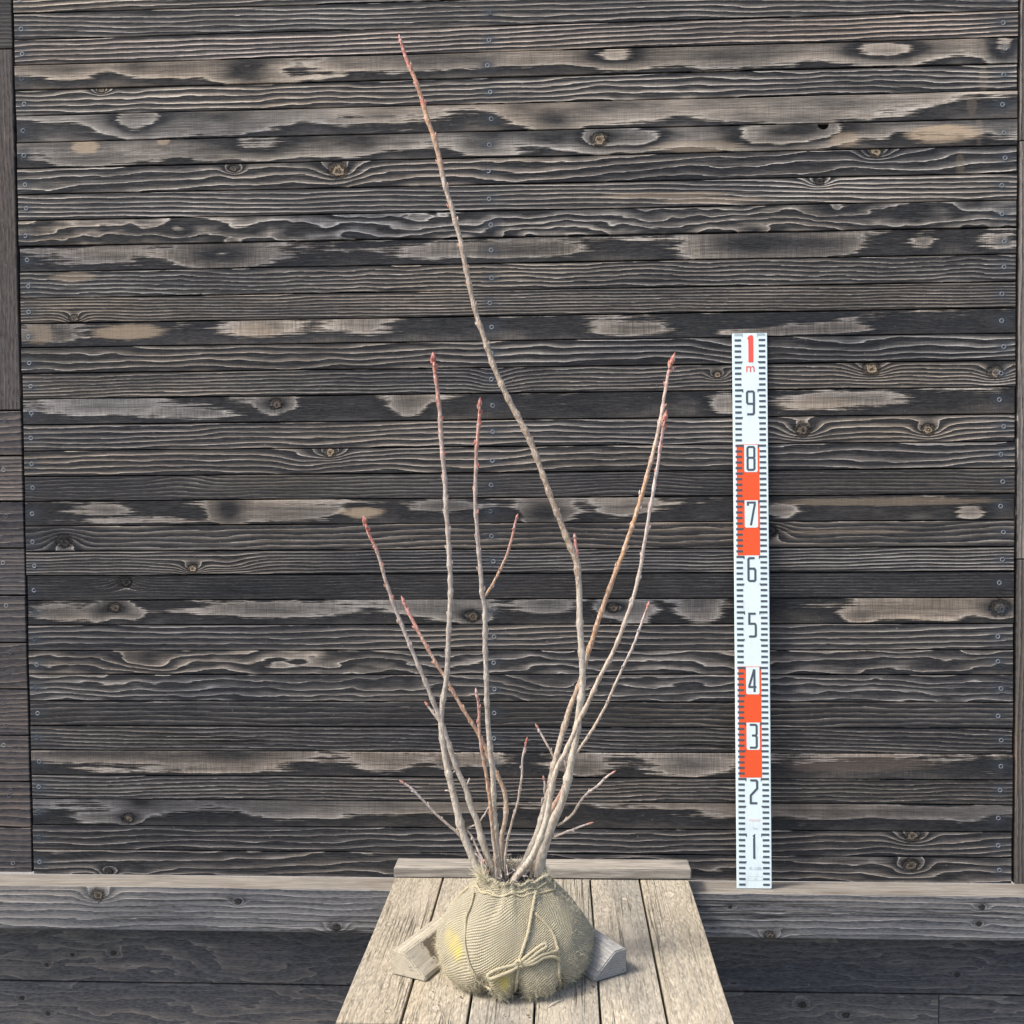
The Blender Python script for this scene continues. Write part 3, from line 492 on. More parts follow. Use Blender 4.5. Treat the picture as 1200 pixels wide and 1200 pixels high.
# ------------------------------------------------------------------ chocks either side of the ball
def chock_mesh(name, prof, L):
    """prof: (x,z) outline of the end, extruded along +Y"""
    bm = bmesh.new(); f = bm.faces.new([bm.verts.new((x, 0, z)) for x, z in prof])
    r = bmesh.ops.extrude_face_region(bm, geom=[f]); bmesh.ops.translate(bm, verts=[v for v in r['geom'] if isinstance(v, bmesh.types.BMVert)], vec=(0, L, 0))
    bmesh.ops.recalc_face_normals(bm, faces=bm.faces)
    bmesh.ops.bevel(bm, geom=bm.edges[:], offset=.0016, segments=2, affect='EDGES')
    return bm_mesh(bm, name)
def chock_mat(name, seed, A, B, stain):
    t = NT(name); co = t.new('ShaderNodeTexCoord').outputs['Object']
    # growth rings seen on the end, running lengthwise on the sides
    d = t.vm('LENGTH', t.vm('MULTIPLY', t.vm('ADD', co, (.03, 0, .05)), (1, .05, 1)))
    w = t.noise(t.vm('MULTIPLY', co, (40, 6, 40)), 1, 2)
    ring = t.math('FRACT', t.math('ADD', t.math('MULTIPLY', d, 290), t.math('MULTIPLY', w, 1.5)))
    fib = t.noise(t.vm('MULTIPLY', co, (900, 25, 900)), 1, 3, .6)
    blot = t.noise(t.vm('MULTIPLY_ADD', co, (60, 25, 60), (seed, 0, 0)), 1, 3, .6)
    col = t.mix(t.mr(ring, .2, .95), B, A); col = t.mix(t.mr(fib, .4, .75, 0, .5), col, tuple(c*.6 for c in A))
    col = t.mix(t.mr(blot, .45, .75, 0, .5), col, tuple(c*.62 for c in A))
    ck = t.mr(t.math('ABSOLUTE', t.math('SUBTRACT', t.noise(t.vm('MULTIPLY_ADD', co, (60, 60, 160), (seed, 3, 1)), 1, 1), .5)), .012, .003)
    col = t.mix(t.math('MULTIPLY', ck, .5), col, (.05, .045, .04))
    if stain:
        sep = t.new('ShaderNodeSeparateXYZ'); t.put(sep.inputs[0], co)
        e = t.math('ADD', sep.outputs['Y'], t.math('MULTIPLY_ADD', t.noise(co, 130, 3, .6), .045, -.0225))
        mk = t.math('MULTIPLY', t.mr(e, .040, .044), t.mr(t.math('ADD', sep.outputs['X'], t.math('MULTIPLY', t.noise(co, 160, 2), .006)), .026, .028))
        mk = t.math('MULTIPLY', mk, t.mr(sep.outputs['X'], .056, .053))
        col = t.mix(t.math('MULTIPLY', mk, .88), col, (.075, .055, .036))
    return t.out(col, .8, t.bump(t.math('ADD', t.math('MULTIPLY', ring, .4), fib), .0005), spec=.25)
cp = [(0, 0), (.058, 0), (.0575, .006), (.021, .0352), (.003, .036), (0, .032)]
ck1 = link('wooden_chock', chock_mesh('wooden_chock', cp, .128), chock_mat('chock_pale', 3, (.38, .335, .25), (.50, .455, .36), True))
ck1.location = (-.1975, -.4205, ZT+.001); ck1.rotation_euler = (0, 0, math.atan2(-.0236, .053))
tag(ck1, 'cream sloping timber chock with dark wet stain, left of the root ball', 'chock', 'chocks bracing the root ball')
cp2 = [(-x, z*1.02) for x, z in cp][::-1]
ck2 = link('wooden_chock', chock_mesh('wooden_chock', cp2, .128), chock_mat('chock_grey', 8, (.225, .222, .21), (.315, .31, .295), False))
ck2.location = (.1440, -.4070, ZT+.001); ck2.rotation_euler = (0, 0, math.radians(33))
tag(ck2, 'blue-grey sloping timber chock without stain, right of the root ball', 'chock', 'chocks bracing the root ball')

# ------------------------------------------------------------------ measuring staff leaning on the wall
RW, RT = .0622, .0035
mr_ = NT('staff_white'); rn = mr_.noise(mr_.new('ShaderNodeTexCoord').outputs['Object'], 40, 3)
rco = mr_.new('ShaderNodeTexCoord').outputs['Object']; rg = mr_.noise(mr_.vm('MULTIPLY', rco, (90, 90, 25)), 1, 4, .65); rs = mr_.noise(mr_.vm('MULTIPLY', rco, (700, 700, 60)), 1, 2, .6)
rc_ = mr_.mix(rn, (.67, .775, .775), (.73, .83, .83)); rc_ = mr_.mix(mr_.mr(rg, .52, .75, 0, .28), rc_, (.42, .45, .43)); rc_ = mr_.mix(mr_.mr(rs, .66, .72, 0, .35), rc_, (.40, .42, .41))
M_white = mr_.out(rc_, .4)
def flatm(name, c, c2=None):
    t = NT(name); nn = t.noise(t.new('ShaderNodeTexCoord').outputs['Object'], 220, 3, .6)
    return t.out(t.mix(nn, c, c2 or tuple(x*1.15 for x in c)), .45)
M_ink = flatm('staff_ink', (.050, .068, .090), (.075, .095, .115)); M_red = flatm('staff_red', (.74, .075, .014), (.80, .10, .022)); M_pale = flatm('staff_faint_ink', (.34, .40, .42)); M_red2 = flatm('staff_faded_red', (.72, .085, .06)); M_pink = flatm('staff_pink', (.72, .38, .38))
staff = empty('measuring_staff', (.3963-RW/2, -.0364, .0008))
tag(staff, 'white metre-high measuring staff with black ticks, numerals and orange-red bands', 'measuring staff')
dvec = Vector((-.0013, .0324, .9995)).normalized(); xv = Vector((1, 0, .0013)).normalized(); yv = dvec.cross(xv)
staff.matrix_world = Matrix.Translation(staff.location) @ Matrix((( xv.x, yv.x, dvec.x, 0), (xv.y, yv.y, dvec.y, 0), (xv.z, yv.z, dvec.z, 0), (0, 0, 0, 1)))
bd = link('board', box_me('board', RW, RT, 1.0, .0008), M_white, staff)
def flat(name, polys, mat, depth, parent):
    v, f = [], []
    for pl in polys:
        b = len(v); v += [(x, -depth, z) for x, z in pl]; f.append(tuple(range(b, b+len(pl))))
    o = link(name, mesh(name, v, f), mat, parent)
    for pl in o.data.polygons:
        if pl.normal.y > 0: pl.flip()
    return o
mm = .001
def rect(x0, x1, z0, z1): return [(x0*mm, z0*mm), (x1*mm, z0*mm), (x1*mm, z1*mm), (x0*mm, z1*mm)]
for top in (800, 400):                                   # two red bands, 20 cm each, white windows behind the numerals
    flat('red_band', [rect(6, 46.5, top-200, top)], M_red, .00012, staff)
    for zt_ in (top, top-100):
        win = [(19.5, zt_-1), (43.2, zt_-1)] + [(43.2-3+3*math.cos(a), zt_-50+3-3*math.sin(a)) for a in [math.pi/2*k/5 for k in range(6)]] + [(19.5+3-3*math.sin(a), zt_-50+3-3*math.cos(a)) for a in [math.pi/2*k/5 for k in range(6)]]
        flat('number_window', [[(x*mm, z*mm) for x, z in win]], M_white, .00022, staff)
ticks, faint = [], []
for c in range(1, 101):
    zz = c*10-.6; long_ = 0
    l0, l1, r0, r1 = 4.0, 15.6, 46.8, 58.6
    P = ticks if c < 100 else faint
    if c % 10 == 0:
        P.append([(x*mm, z*mm) for x, z in [(l0, zz-4), (16.2, zz-4), (17.6, zz-6.2), (18.6, zz-6.2), (18.6, zz), (l0, zz)]])
        P.append([(x*mm, z*mm) for x, z in [(r0-1, zz-4), (r1, zz-4), (r1, zz), (44, zz), (44, zz-6.2), (45, zz-6.2)]])
    elif c % 5 == 0:
        P.append([(x*mm, z*mm) for x, z in [(l0, zz-4), (l1+.6, zz-4), (l1+2.8, zz), (l0, zz)]])
        P.append([(x*mm, z*mm) for x, z in [(r0, zz-4), (r1, zz-4), (r1, zz), (r0-2.6, zz)]])
    else:
        P.append(rect(l0, l1, zz-4, zz)); P.append(rect(r0, r1, zz-4, zz))
g = flat('graduation_mark', ticks, M_ink, .00034, staff); g['kind'] = 'stuff'
for q_ in faint: flat('top_mark', [q_], M_pale, .00034, staff)
def stroke(pl, w):
    P = [Vector(p) for p in pl]; Lp, Rp = [], []
    for i, p in enumerate(P):
        d0 = (p-P[i-1]).normalized() if i else None; d1 = (P[i+1]-p).normalized() if i < len(P)-1 else None
        d0 = d0 or d1; d1 = d1 or d0
        n0, n1 = Vector((-d0.y, d0.x)), Vector((-d1.y, d1.x)); mt = (n0+n1).normalized(); k = w/2/max(.35, mt.dot(n0))
        Lp.append(p+mt*k); Rp.append(p-mt*k)
    return [[tuple(Lp[i]), tuple(Rp[i]), tuple(Rp[i+1]), tuple(Lp[i+1])] for i in range(len(P)-1)]
DIG = {1: [[(.36, .96), (.5, 1), (.5, 0)]], 2: [[(0, 1), (.86, 1), (1, .95), (1, .64), (.06, .34), (.06, 0), (1.02, 0)]],
       3: [[(0, 1), (.86, 1), (1, .95), (1, .60), (.86, .53), (.30, .53)], [(.80, .532), (1, .46), (1, .05), (.86, 0), (0, 0)]],
       4: [[(.72, 1), (0, .28), (0, .22), (1.02, .22)], [(.74, .98), (.74, 0)]],
       5: [[(1, 1), (.06, 1), (.06, .56), (.86, .56), (1, .50), (1, .05), (.86, 0), (0, 0)]],
       6: [[(.92, 1), (.14, 1), (0, .95), (0, .05), (.14, 0), (.86, 0), (1, .05), (1, .48), (.86, .54), (.1, .54)]],
       7: [[(.0, .86), (0, 1), (1, 1), (1, .93), (.42, 0)]],
       8: [[(.1, .53), (0, .58), (0, .95), (.14, 1), (.86, 1), (1, .95), (1, .58), (.9, .53), (.1, .53)], [(.12, .53), (0, .46), (0, .05), (.14, 0), (.86, 0), (1, .05), (1, .46), (.88, .53)]],
       9: [[(.9, .46), (.14, .46), (0, .52), (0, .95), (.14, 1), (.86, 1), (1, .95), (1, .05), (.86, 0), (0, 0)]]}
for dgt in range(1, 10):
    bx, bz, w, h = 25.3, dgt*100-3.5-42.5, 12.2, 41.0
    pls = []
    for j, pl in enumerate(DIG[dgt]):
        for s_ in stroke([((bx+x*w), (bz+z*h)) for x, z in pl], 3.9): pls.append(([(x*mm, z*mm) for x, z in s_], j))
    v, f = [], []
    for pl, j in pls:
        b = len(v); v += [(x, -.00034-.00008*j, z) for x, z in pl]; f.append((b, b+1, b+2, b+3))
    o = link('numeral', mesh('numeral', v, f), M_ink, staff)
    for pl in o.data.polygons:
        if pl.normal.y > 0: pl.flip()
flat('numeral', [[(x*mm, z*mm) for x, z in [(28.4, 947.5), (37.2, 947.5), (37.2, 992), (36.2, 996), (32, 996.5), (27.2, 993), (27, 988.5), (28.4, 988)]]], M_red2, .00034, staff)
def text(s_, x, z, size, mat, parent, sx=1.0):
    cu = bpy.data.curves.new('lettering', 'FONT'); cu.body = s_; cu.size = size*mm; cu.align_x = 'CENTER'; cu.resolution_u = 2
    to = bpy.data.objects.new('tmp_text', cu); COL.objects.link(to)
    me = bpy.data.meshes.new_from_object(to.evaluated_get(bpy.context.evaluated_depsgraph_get()))
    bpy.data.objects.remove(to); bpy.data.curves.remove(cu)
    me.materials.clear()
    o = link('lettering', me, mat, parent); o.rotation_euler = (math.pi/2, 0, 0); o.location = (x*mm, -.00034, z*mm); o.scale = (sx, 1, 1)
text('m', 31.8, 930, 24, M_red2, staff, .95)
text('myzox', 33.0, 121.5, 7.5, M_pink, staff); text('1m', 33.2, 106.5, 7, M_pale, staff); text('K-100', 33.0, 33.5, 8.5, M_pale, staff)
bx_ = [stroke([(20, 15), (46, 15), (46, 22), (20, 22), (20, 15)], .35)]
flat('label_frame', [[(x*mm, z*mm) for x, z in q] for q in bx_[0]], M_pale, .00034, staff)
text('1m', 33, 16.6, 4.5, M_pale, staff)

# ------------------------------------------------------------------ the shrub with its wrapped root ball
def catmull(pts, step):
    P = [Vector(p) for p in pts]; out = []
    for i in range(len(P)-1):
        a, b, c, d = P[max(0, i-1)], P[i], P[i+1], P[min(len(P)-1, i+2)]
        n_ = max(2, int((c.xyz-b.xyz).length/step)) if True else 2
        for k in range(n_):
            t = k/n_
            out.append(.5*(2*b+(c-a)*t+(2*a-5*b+4*c-d)*t*t+(3*b-a-3*c+d)*t**3))
    out.append(P[-1]); return out
def tube(path, seg=10, name='tube', radial=None, age=None, cap=True):
    """path: list of (pos Vector3, radius). returns mesh with 'age' float attribute"""
    v, f, ag = [], [], []
    nrm = None; n_ = len(path)
    for i, (p, r) in enumerate(path):
        d = (path[min(n_-1, i+1)][0]-path[max(0, i-1)][0]).normalized()
        nrm = (nrm - d*nrm.dot(d)).normalized() if nrm is not None else d.orthogonal().normalized()
        bn = d.cross(nrm)
        for k in range(seg):
            a = 2*math.pi*k/seg; rr = r*(radial(i, k) if radial else 1)
            v.append(p+nrm*math.cos(a)*rr+bn*math.sin(a)*rr); ag.append(age[i] if age else i/(n_-1))
    for i in range(n_-1):
        for k in range(seg):
            a, b = i*seg+k, i*seg+(k+1) % seg
            f.append((a, b, b+seg, a+seg))
    if cap:
        f.append(tuple(range(seg))[::-1]); f.append(tuple(range((n_-1)*seg, n_*seg)))
    return v, f, ag
def add(acc, part):
    b = len(acc[0]); acc[0].extend(part[0]); acc[1].extend(tuple(i+b for i in q) for q in part[1]); acc[2].extend(part[2])
def finish(name, acc, mat, parent):
    me = mesh(name, acc[0], acc[1], True); at = me.attributes.new('age', 'FLOAT', 'POINT'); at.data.foreach_set('value', acc[2])
    return link(name, me, mat, parent)
def bud_part(base, d, length, width, ag=1.2, seg=7):
    d = d.normalized(); path = []
    for t, w in [(0, .55), (.18, .95), (.4, 1.0), (.65, .72), (.85, .36), (1, .06)]:
        path.append((base+d*length*t, width*w))
    return tube(path, seg, age=[ag]*6)
def bark(name, seed, stops, spec=.3):
    t = NT(name); co = t.new('ShaderNodeTexCoord').outputs['Object']; a = t.attr('age').outputs['Fac']
    n1 = t.noise(t.vm('MULTIPLY_ADD', co, (60, 60, 16), (seed, 0, 0)), 1, 3, .6); n2 = t.noise(t.vm('MULTIPLY', co, (330, 330, 170)), 1, 3, .65); n3 = t.noise(t.vm('MULTIPLY_ADD', co, (260, 260, 75), (seed, 1, 2)), 1, 3, .65)
    aa = t.math('ADD', a, t.math('MULTIPLY_ADD', n1, .16, -.08))
    col = t.ramp(t.math('MULTIPLY', aa, .8), [(p*.8, c) for p, c in stops])
    col = t.mix(t.mr(n2, .48, .66, 0, .75), col, (.60, .545, .46)); col = t.mix(t.mr(n3, .46, .66, 0, .8), col, t.mix(.62, col, (.11, .075, .05)))
    return t.out(col, .62, t.bump(t.math('ADD', n2, n3), .0016), spec=spec)
PALE = (.46, .405, .325); GRY = (.39, .345, .28); BRN = (.30, .225, .16); ORG = (.42, .24, .135); RED = (.44, .135, .095); PNK = (.50, .20, .18)
MB = {
 'main': bark('bark_main', 1, [(0, GRY), (.10, PALE), (.355, PALE), (.375, BRN), (.55, (.32, .245, .18)), (.84, (.36, .29, .23)), (.875, ORG), (.93, ORG), (.96, RED), (1.1, PNK)]),
 'orange': bark('bark_orange', 2, [(0, GRY), (.12, PALE), (.30, (.40, .32, .24)), (.45, ORG), (.75, (.46, .27, .15)), (.90, (.50, .38, .31)), (1.0, (.48, .26, .22)), (1.12, RED)]),
 'pale': bark('bark_pale', 3, [(0, GRY), (.12, PALE), (.45, (.42, .33, .25)), (.70, (.44, .36, .30)), (.90, (.50, .43, .40)), (1.0, (.46, .22, .19)), (1.12, RED)]),
 'grey': bark('bark_grey', 4, [(0, GRY), (.10, PALE), (.45, (.35, .305, .26)), (.70, (.39, .33, .29)), (.90, (.40, .28, .235)), (.96, RED), (1.12, (.42, .12, .10))]),
 'rust': bark('bark_rust', 5, [(0, (.33, .28, .23)), (.25, (.40, .29, .20)), (.5, ORG), (.8, (.42, .25, .18)), (1.0, PNK), (1.12, PNK)]),
}
STYLE = {'main': 'main', 'a': 'orange', 'c': 'pale', 'e': 'rust', 'L1': 'grey', 'L2': 'grey', 'L3': 'rust', 'L4': 'grey', 'L5': 'rust', 't4': 'pale'}
TIP = {'main': (.010, .0022), 'a': (.0205, .0040), 'c': (.016, .0038), 'L1': (.014, .0042), 'L2': (.012, .0040), 'L3': (.012, .0026), 'L4': (.014, .0030), 'L5': (.010, .0022), 't4': (.008, .0016), 'e': None}
shrub = tag(empty('bare_shrub', BC), 'leafless multi-stemmed shrub with pinkish buds and burlap-wrapped root ball on the table', 'shrub')
so = Vector(BC)
LABEL = {'main': 'tallest stem, kinked halfway, reddish tip', 'e': 'short dark stem tucked between the right stems'}
stem_ob, stem_path = {}, {}
for key, pts in STEMS.items():
    R = random.Random(hash_seed(key)); raw = catmull([(p[0]-so.x, p[1]-so.y, p[2]-so.z, p[3]) for p in pts], .0045)
    path = []; L = 0; node_next = R.uniform(.02, .05); tot = sum((raw[i+1].xyz-raw[i].xyz).length for i in range(len(raw)-1))
    nodes = []
    for i, q in enumerate(raw):
        if i: L += (raw[i].xyz-raw[i-1].xyz).length
        t = L/tot; sw = 1.0
        pos = q.xyz; r = q.w*.88
        if t > .12 and L > node_next and t < .985:
            nodes.append(i); node_next = L+R.uniform(.018, .036) if t > .35 else L+R.uniform(.04, .08)
        w = .0009*(.4+t)
        path.append([pos+Vector((mnoise.noise((L*38, R.random()*.1+seedv(key), 0)), mnoise.noise((L*38, 5+seedv(key), 3)), 0))*w, r, t])
    for i in nodes:
        for dj, am in ((-1, .16), (0, .30), (1, .10)):
            if 0 <= i+dj < len(path): path[i+dj][1] *= 1+am
    acc = ([], [], [])
    add(acc, tube([(p, r) for p, r, t in path], 10, age=[t for p, r, t in path], radial=lambda i, k: 1+.07*mnoise.noise((i*.6, k*.9, seedv(key)))))
    ob = finish('stem', acc, MB[STYLE[key]], shrub); stem_ob[key] = ob; stem_path[key] = path
    if key in LABEL: ob['label'] = LABEL[key]
    side = 1
    for i in nodes:                                      # small buds pressed to the stem
        p, r, t = path[i]; d = (path[min(len(path)-1, i+2)][0]-path[max(0, i-2)][0]).normalized()
        az = R.uniform(-.6, .6)+(0 if side > 0 else math.pi); side = -side
        n_ = Vector((math.cos(az), -abs(math.sin(az))*.7, 0)); n_ = (n_-d*n_.dot(d)).normalized()
        ln = R.uniform(.0045, .0078)*(1.1 if t > .6 else .8); wd = ln*R.uniform(.20, .27)
        a2_ = ([], [], []); add(a2_, bud_part(p+n_*r*.75, d*1.0+n_*R.uniform(.05, .4), ln, wd, ag=min(1.12, t+.16)))
        finish('bud', a2_, MB[STYLE[key]], ob)
    if TIP[key]:
        ln, wd = TIP[key]; p = path[-1][0]; d = (path[-1][0]-path[-4][0]).normalized()
        a2_ = ([], [], []); add(a2_, bud_part(p-d*.002, d, ln, wd, 1.1, 9))
        sdn = d.orthogonal().normalized()
        for q in range(4):                               # bud scales clasping the tip
            rot = Matrix.Rotation(q*1.7+R.random(), 3, d); s_ = rot @ sdn
            add(a2_, bud_part(p-d*(.002+.004*q)+s_*wd*.55, d+s_*.28, ln*R.uniform(.45, .7), wd*.55, 1.0+.1*R.random(), 6))
        finish('bud', a2_, MB[STYLE[key]], ob)
for key, (par, pts) in TWIGS.items():
    R = random.Random(hash_seed(key)); raw = catmull([(p[0]-so.x, p[1]-so.y, p[2]-so.z, p[3]) for p in pts], .004)
    # root the twig on its stem
    pp = min(stem_path[par], key=lambda s: (s[0]-raw[0].xyz).length)
    raw = [pp[0].to_4d()]+raw; raw[0].w = pts[0][3]
    path = [(q.xyz+Vector((R.uniform(-1, 1), R.uniform(-1, 1), R.uniform(-1, 1)))*.00035, q.w) for q in raw]
    acc = ([], [], []); base = {'d': .3, 'k': .9, 'b4': .45, 'lt': .45}.get(key, .35)
    add(acc, tube(path, 7, age=[base+(.98-base)*i/(len(path)-1) for i in range(len(path))]))
    sd = 1
    for i in range(4, len(path)-2, 7):
        d = (path[i+1][0]-path[i-1][0]).normalized(); n_ = d.orthogonal().normalized()*sd; sd = -sd
        add(acc, bud_part(path[i][0]+n_*path[i][1]*.7, d+n_*.5, .005, .0013, .9, 5))
    d = (path[-1][0]-path[-3][0]).normalized()
    if len(pts) > 3: add(acc, bud_part(path[-1][0]-d*.001, d, .009, path[-1][1]*1.5, 1.05, 6))
    finish('twig', acc, MB['rust' if key in ('b4', 'k') else 'pale'], stem_ob[par])

# root ball: sacking pulled up round the soil and cinched by the twine
NA, NS = 300, 120
v, f, uv = [], [], []
for i in range(NS+1):
    s = i/NS
    for k in range(NA):
        al = -math.pi+2*math.pi*k/NA
        x, y, z = ball(al, s)
        n_ = mnoise.fractal(Vector((x*34, y*34, z*34)), 1.0, 2.0, 3)*.0019*(1-.5*(s < .1))
        rr = math.hypot(x, y) or 1
        v.append((x*(1+n_/max(rr, .02)), y*(1+n_/max(rr, .02)), z+n_*.3))
for i in range(NS):
    for k in range(NA):
        a, b = i*NA+k, i*NA+(k+1) % NA
        f.append((a, b, b+NA, a+NA))
# turned-in, frayed collar and the soil inside it
def ring(fr, fz, j):
    b = len(v)
    for k in range(NA):
        al = -math.pi+2*math.pi*k/NA; x, y, z = ball(al, 1.0)
        w = mnoise.noise((math.cos(al)*4, math.sin(al)*4, j*.7))+.6*mnoise.noise((math.cos(al)*11, math.sin(al)*11, j))
        hh = .006 if math.cos(al+.9) > .6 else 0
        v.append((x*(fr+w*.06), y*(fr+w*.06), z+fz+w*.0035+hh*(j == 1)))
    return b
prev = NS*NA
for j, (fr, fz) in enumerate([(.985, .0015), (1.0, .0035), (.93, .0045), (.85, .002), (.78, -.004), (.5, -.009), (.02, -.010)]):
    b = ring(fr, fz, j)
    for k in range(NA):
        f.append((prev+k, prev+(k+1) % NA, b+(k+1) % NA, b+k))
    prev = b
me = mesh('root_ball', v, f, True)
ul = me.uv_layers.new(name='weave')
arc = [0]
for i in range(1, NS+1):
    p0, p1 = prof((i-1)/NS), prof(i/NS); arc.append(arc[-1]+math.hypot(p1[0]-p0[0], p1[1]-p0[1]))
uvv = []
for idx in range(len(v)):
    i, k = divmod(idx, NA); al = -math.pi+2*math.pi*k/NA
    h = arc[i] if i <= NS else arc[NS]+.004*(i-NS)
    rho = max(.055, prof(min(1, i/NS))[0])*.75+.11*.25
    uu, vv = al*rho, h
    uvv.append((uu, vv))
for lp in me.loops:
    ul.data[lp.index].uv = uvv[lp.vertex_index]
t = NT('sacking'); uvn = t.new('ShaderNodeUVMap'); uvn.uv_map = 'weave'; co = t.new('ShaderNodeTexCoord').outputs['Object']
warp = t.new('ShaderNodeTexNoise'); warp.inputs['Scale'].default_value = 22; warp.inputs['Detail'].default_value = 3; t.put(warp.inputs['Vector'], co)
wv_ = t.vm('MULTIPLY_ADD', warp.outputs['Color'], .0075, -.00375)
warp2 = t.new('ShaderNodeTexNoise'); warp2.inputs['Scale'].default_value = 9; warp2.inputs['Detail'].default_value = 1; t.put(warp2.inputs['Vector'], co)
wv_ = t.vm('ADD', wv_, t.vm('MULTIPLY_ADD', warp2.outputs['Color'], .03, -.015))
base = t.vm('ADD', uvn.outputs[0], wv_)
def rowc(ang, pitch):
    return t.math('MULTIPLY', t.vm('DOT_PRODUCT', base, (math.cos(ang)/pitch, math.sin(ang)/pitch, 0)), 1.0)
A_ = math.radians(121); u_ = rowc(A_-math.pi/2, .0029); w_ = rowc(A_, .0031)
par_ = t.math('PINGPONG', t.math('FLOOR', w_), 1.0)
su = t.math('ABSOLUTE', t.math('SINE', t.math('MULTIPLY', t.math('ADD', u_, t.math('MULTIPLY', par_, .5)), math.pi)))
sw = t.math('ABSOLUTE', t.math('SINE', t.math('MULTIPLY', w_, math.pi)))
hh = t.math('MULTIPLY', t.math('POWER', sw, .6), t.math('MULTIPLY_ADD', su, .5, .5))
fn = t.noise(co, 900, 3, .7); bl = t.noise(co, 16, 3, .6); bl2 = t.noise(co, 55, 3, .6)
hh2 = t.math('ADD', hh, t.math('MULTIPLY', fn, .5))
col = t.mix(t.mr(hh2, .35, 1.15), (.085, .069, .038), (.54, .475, .305))
col = t.mix(t.mr(bl, .38, .68, 0, .40), col, (.32, .28, .205)); col = t.mix(t.mr(bl2, .55, .75, 0, .3), col, (.54, .49, .35))
sepb = t.new('ShaderNodeSeparateXYZ'); t.put(sepb.inputs[0], co)
col = t.mix(t.math('MULTIPLY', t.mr(t.math('ADD', sepb.outputs['Z'], t.math('MULTIPLY', bl2, .03)), .048, .012), .55), col, (.20, .165, .115))   # soil-soiled foot
for al_, s_, r1, am in YELLOW:
    c_ = ball(al_, s_); g = t.gauss(co, c_, (1/r1, 1/r1, 1/r1*.8)); g = t.math('MULTIPLY', g, t.mr(bl2, .3, .6, .4, 1.1))
    col = t.mix(t.math('MULTIPLY', g, am, clamp=True), col, (.62, .50, .07))
soilm = t.mr(t.math('ADD', t.vm('LENGTH', t.vm('MULTIPLY', co, (1, 1, 0))), t.math('MULTIPLY', t.mr(sepb.outputs['Z'], .12, .118), 1.0)), .040, .036)
col = t.mix(soilm, col, t.mix(t.noise(co, 260, 3, .7), (.03, .022, .016), (.13, .095, .065)))
t.put(t.bsdf.inputs['Sheen Weight'], .25); t.put(t.bsdf.inputs['Sheen Roughness'], .6)
M_sack = t.out(col, .92, t.bump(hh2, .0026), spec=.15)
rb = link('root_ball', me, M_sack, shrub); rb['label'] = 'straw-coloured sacking root ball cinched with twine'

# twine
tt = NT('twine'); tco = tt.new('ShaderNodeTexCoord').outputs['Object']; tn_ = tt.noise(tco, 500, 3, .7)
M_twine = tt.out(tt.mix(tn_, (.22, .19, .12), (.54, .48, .33)), .9, tt.bump(tn_, .0008), spec=.15)
def surf(al, s, off):
    p = Vector(ball(al, s)); e = .02
    du = Vector(ball(al+e, s))-Vector(ball(al-e, s)); ds = Vector(ball(al, min(1, s+e)))-Vector(ball(al, max(0, s-e)))
    n_ = du.cross(ds).normalized()
    if n_.dot(Vector((p.x, p.y, p.z-.05))) < 0: n_ = -n_
    return p+n_*off
def rope_mesh(path, r, pitch=.011, strands=3):
    acc = ([], [], []); n_ = len(path)
    # lay of the strands
    for s_ in range(strands):
        pts_, nrm, L = [], None, 0
        for i, p in enumerate(path):
            d = (path[min(n_-1, i+1)]-path[max(0, i-1)]).normalized()
            nrm = (nrm-d*nrm.dot(d)).normalized() if nrm is not None else d.orthogonal().normalized()
            bn = d.cross(nrm)
            if i: L += (p-path[i-1]).length
            a = 2*math.pi*(L/pitch+s_/strands)
            pts_.append((p+(nrm*math.cos(a)+bn*math.sin(a))*r*.5, r*.62))
        add(acc, tube(pts_, 6))
    return acc
def rope(name, ctrl, r, parent):
    path = [q.xyz for q in catmull([(*c, 0) for c in ctrl], .0016)]
    return finish(name, rope_mesh(path, r), M_twine, parent)
for nm, pts_ in ROPES.items():
    c = [surf(a, s, .0018) for a, s in pts_]
    e = pts_[-1]; c.append(surf(e[0], max(.05, e[1]-.06), .0008))
    rope('twine', [tuple(p) for p in c], .0016 if nm == 'left' else .0022, rb)
for az in (125, 170, -120):
    rope('twine', [tuple(surf(math.radians(az+6*math.sin(3*s)), s, .0014)) for s in [.12+.8*i/14 for i in range(15)]], .0021, rb)
# two turns round the neck
for j, (s0, dz) in enumerate([(.93, .0), (.885, .004)]):
    ctrl = []
    for k in range(41):
        al = -math.pi+2*math.pi*k/40
        ctrl.append(tuple(surf(al, s0+.022*math.sin(al*1+j*2)+.012*math.sin(3*al+j)+.008*math.sin(7*al+2*j), .0007)))
    rope('twine', ctrl, .0014, rb)
# bow
lift = {'loopL': (.005, .0025), 'loopR1': (.006, .0024), 'tail': (.004, .0024), 'tail2': (.0035, .0022)}
for nm, pts_ in BOW.items():
    lf, r = lift[nm]; n_ = len(pts_)
    rope('bow_loop' if nm.startswith('loop') else 'bow_tail', [tuple(surf(a, s, .0030+lf*math.sin(math.pi*i/(n_-1))+.0012*(i > n_/2))) for i, (a, s) in enumerate(pts_)], r, rb)
kc = surf(BOW['loopL'][0][0], BOW['loopL'][0][1], .0045)
kn_ = []
for k in range(26):
    a = k/25*4.2*math.pi
    kn_.append((kc.x+.0042*math.cos(a), kc.y-.001*math.sin(2*a), kc.z+.0046*math.sin(a)))
rope('knot', kn_, .0022, rb)
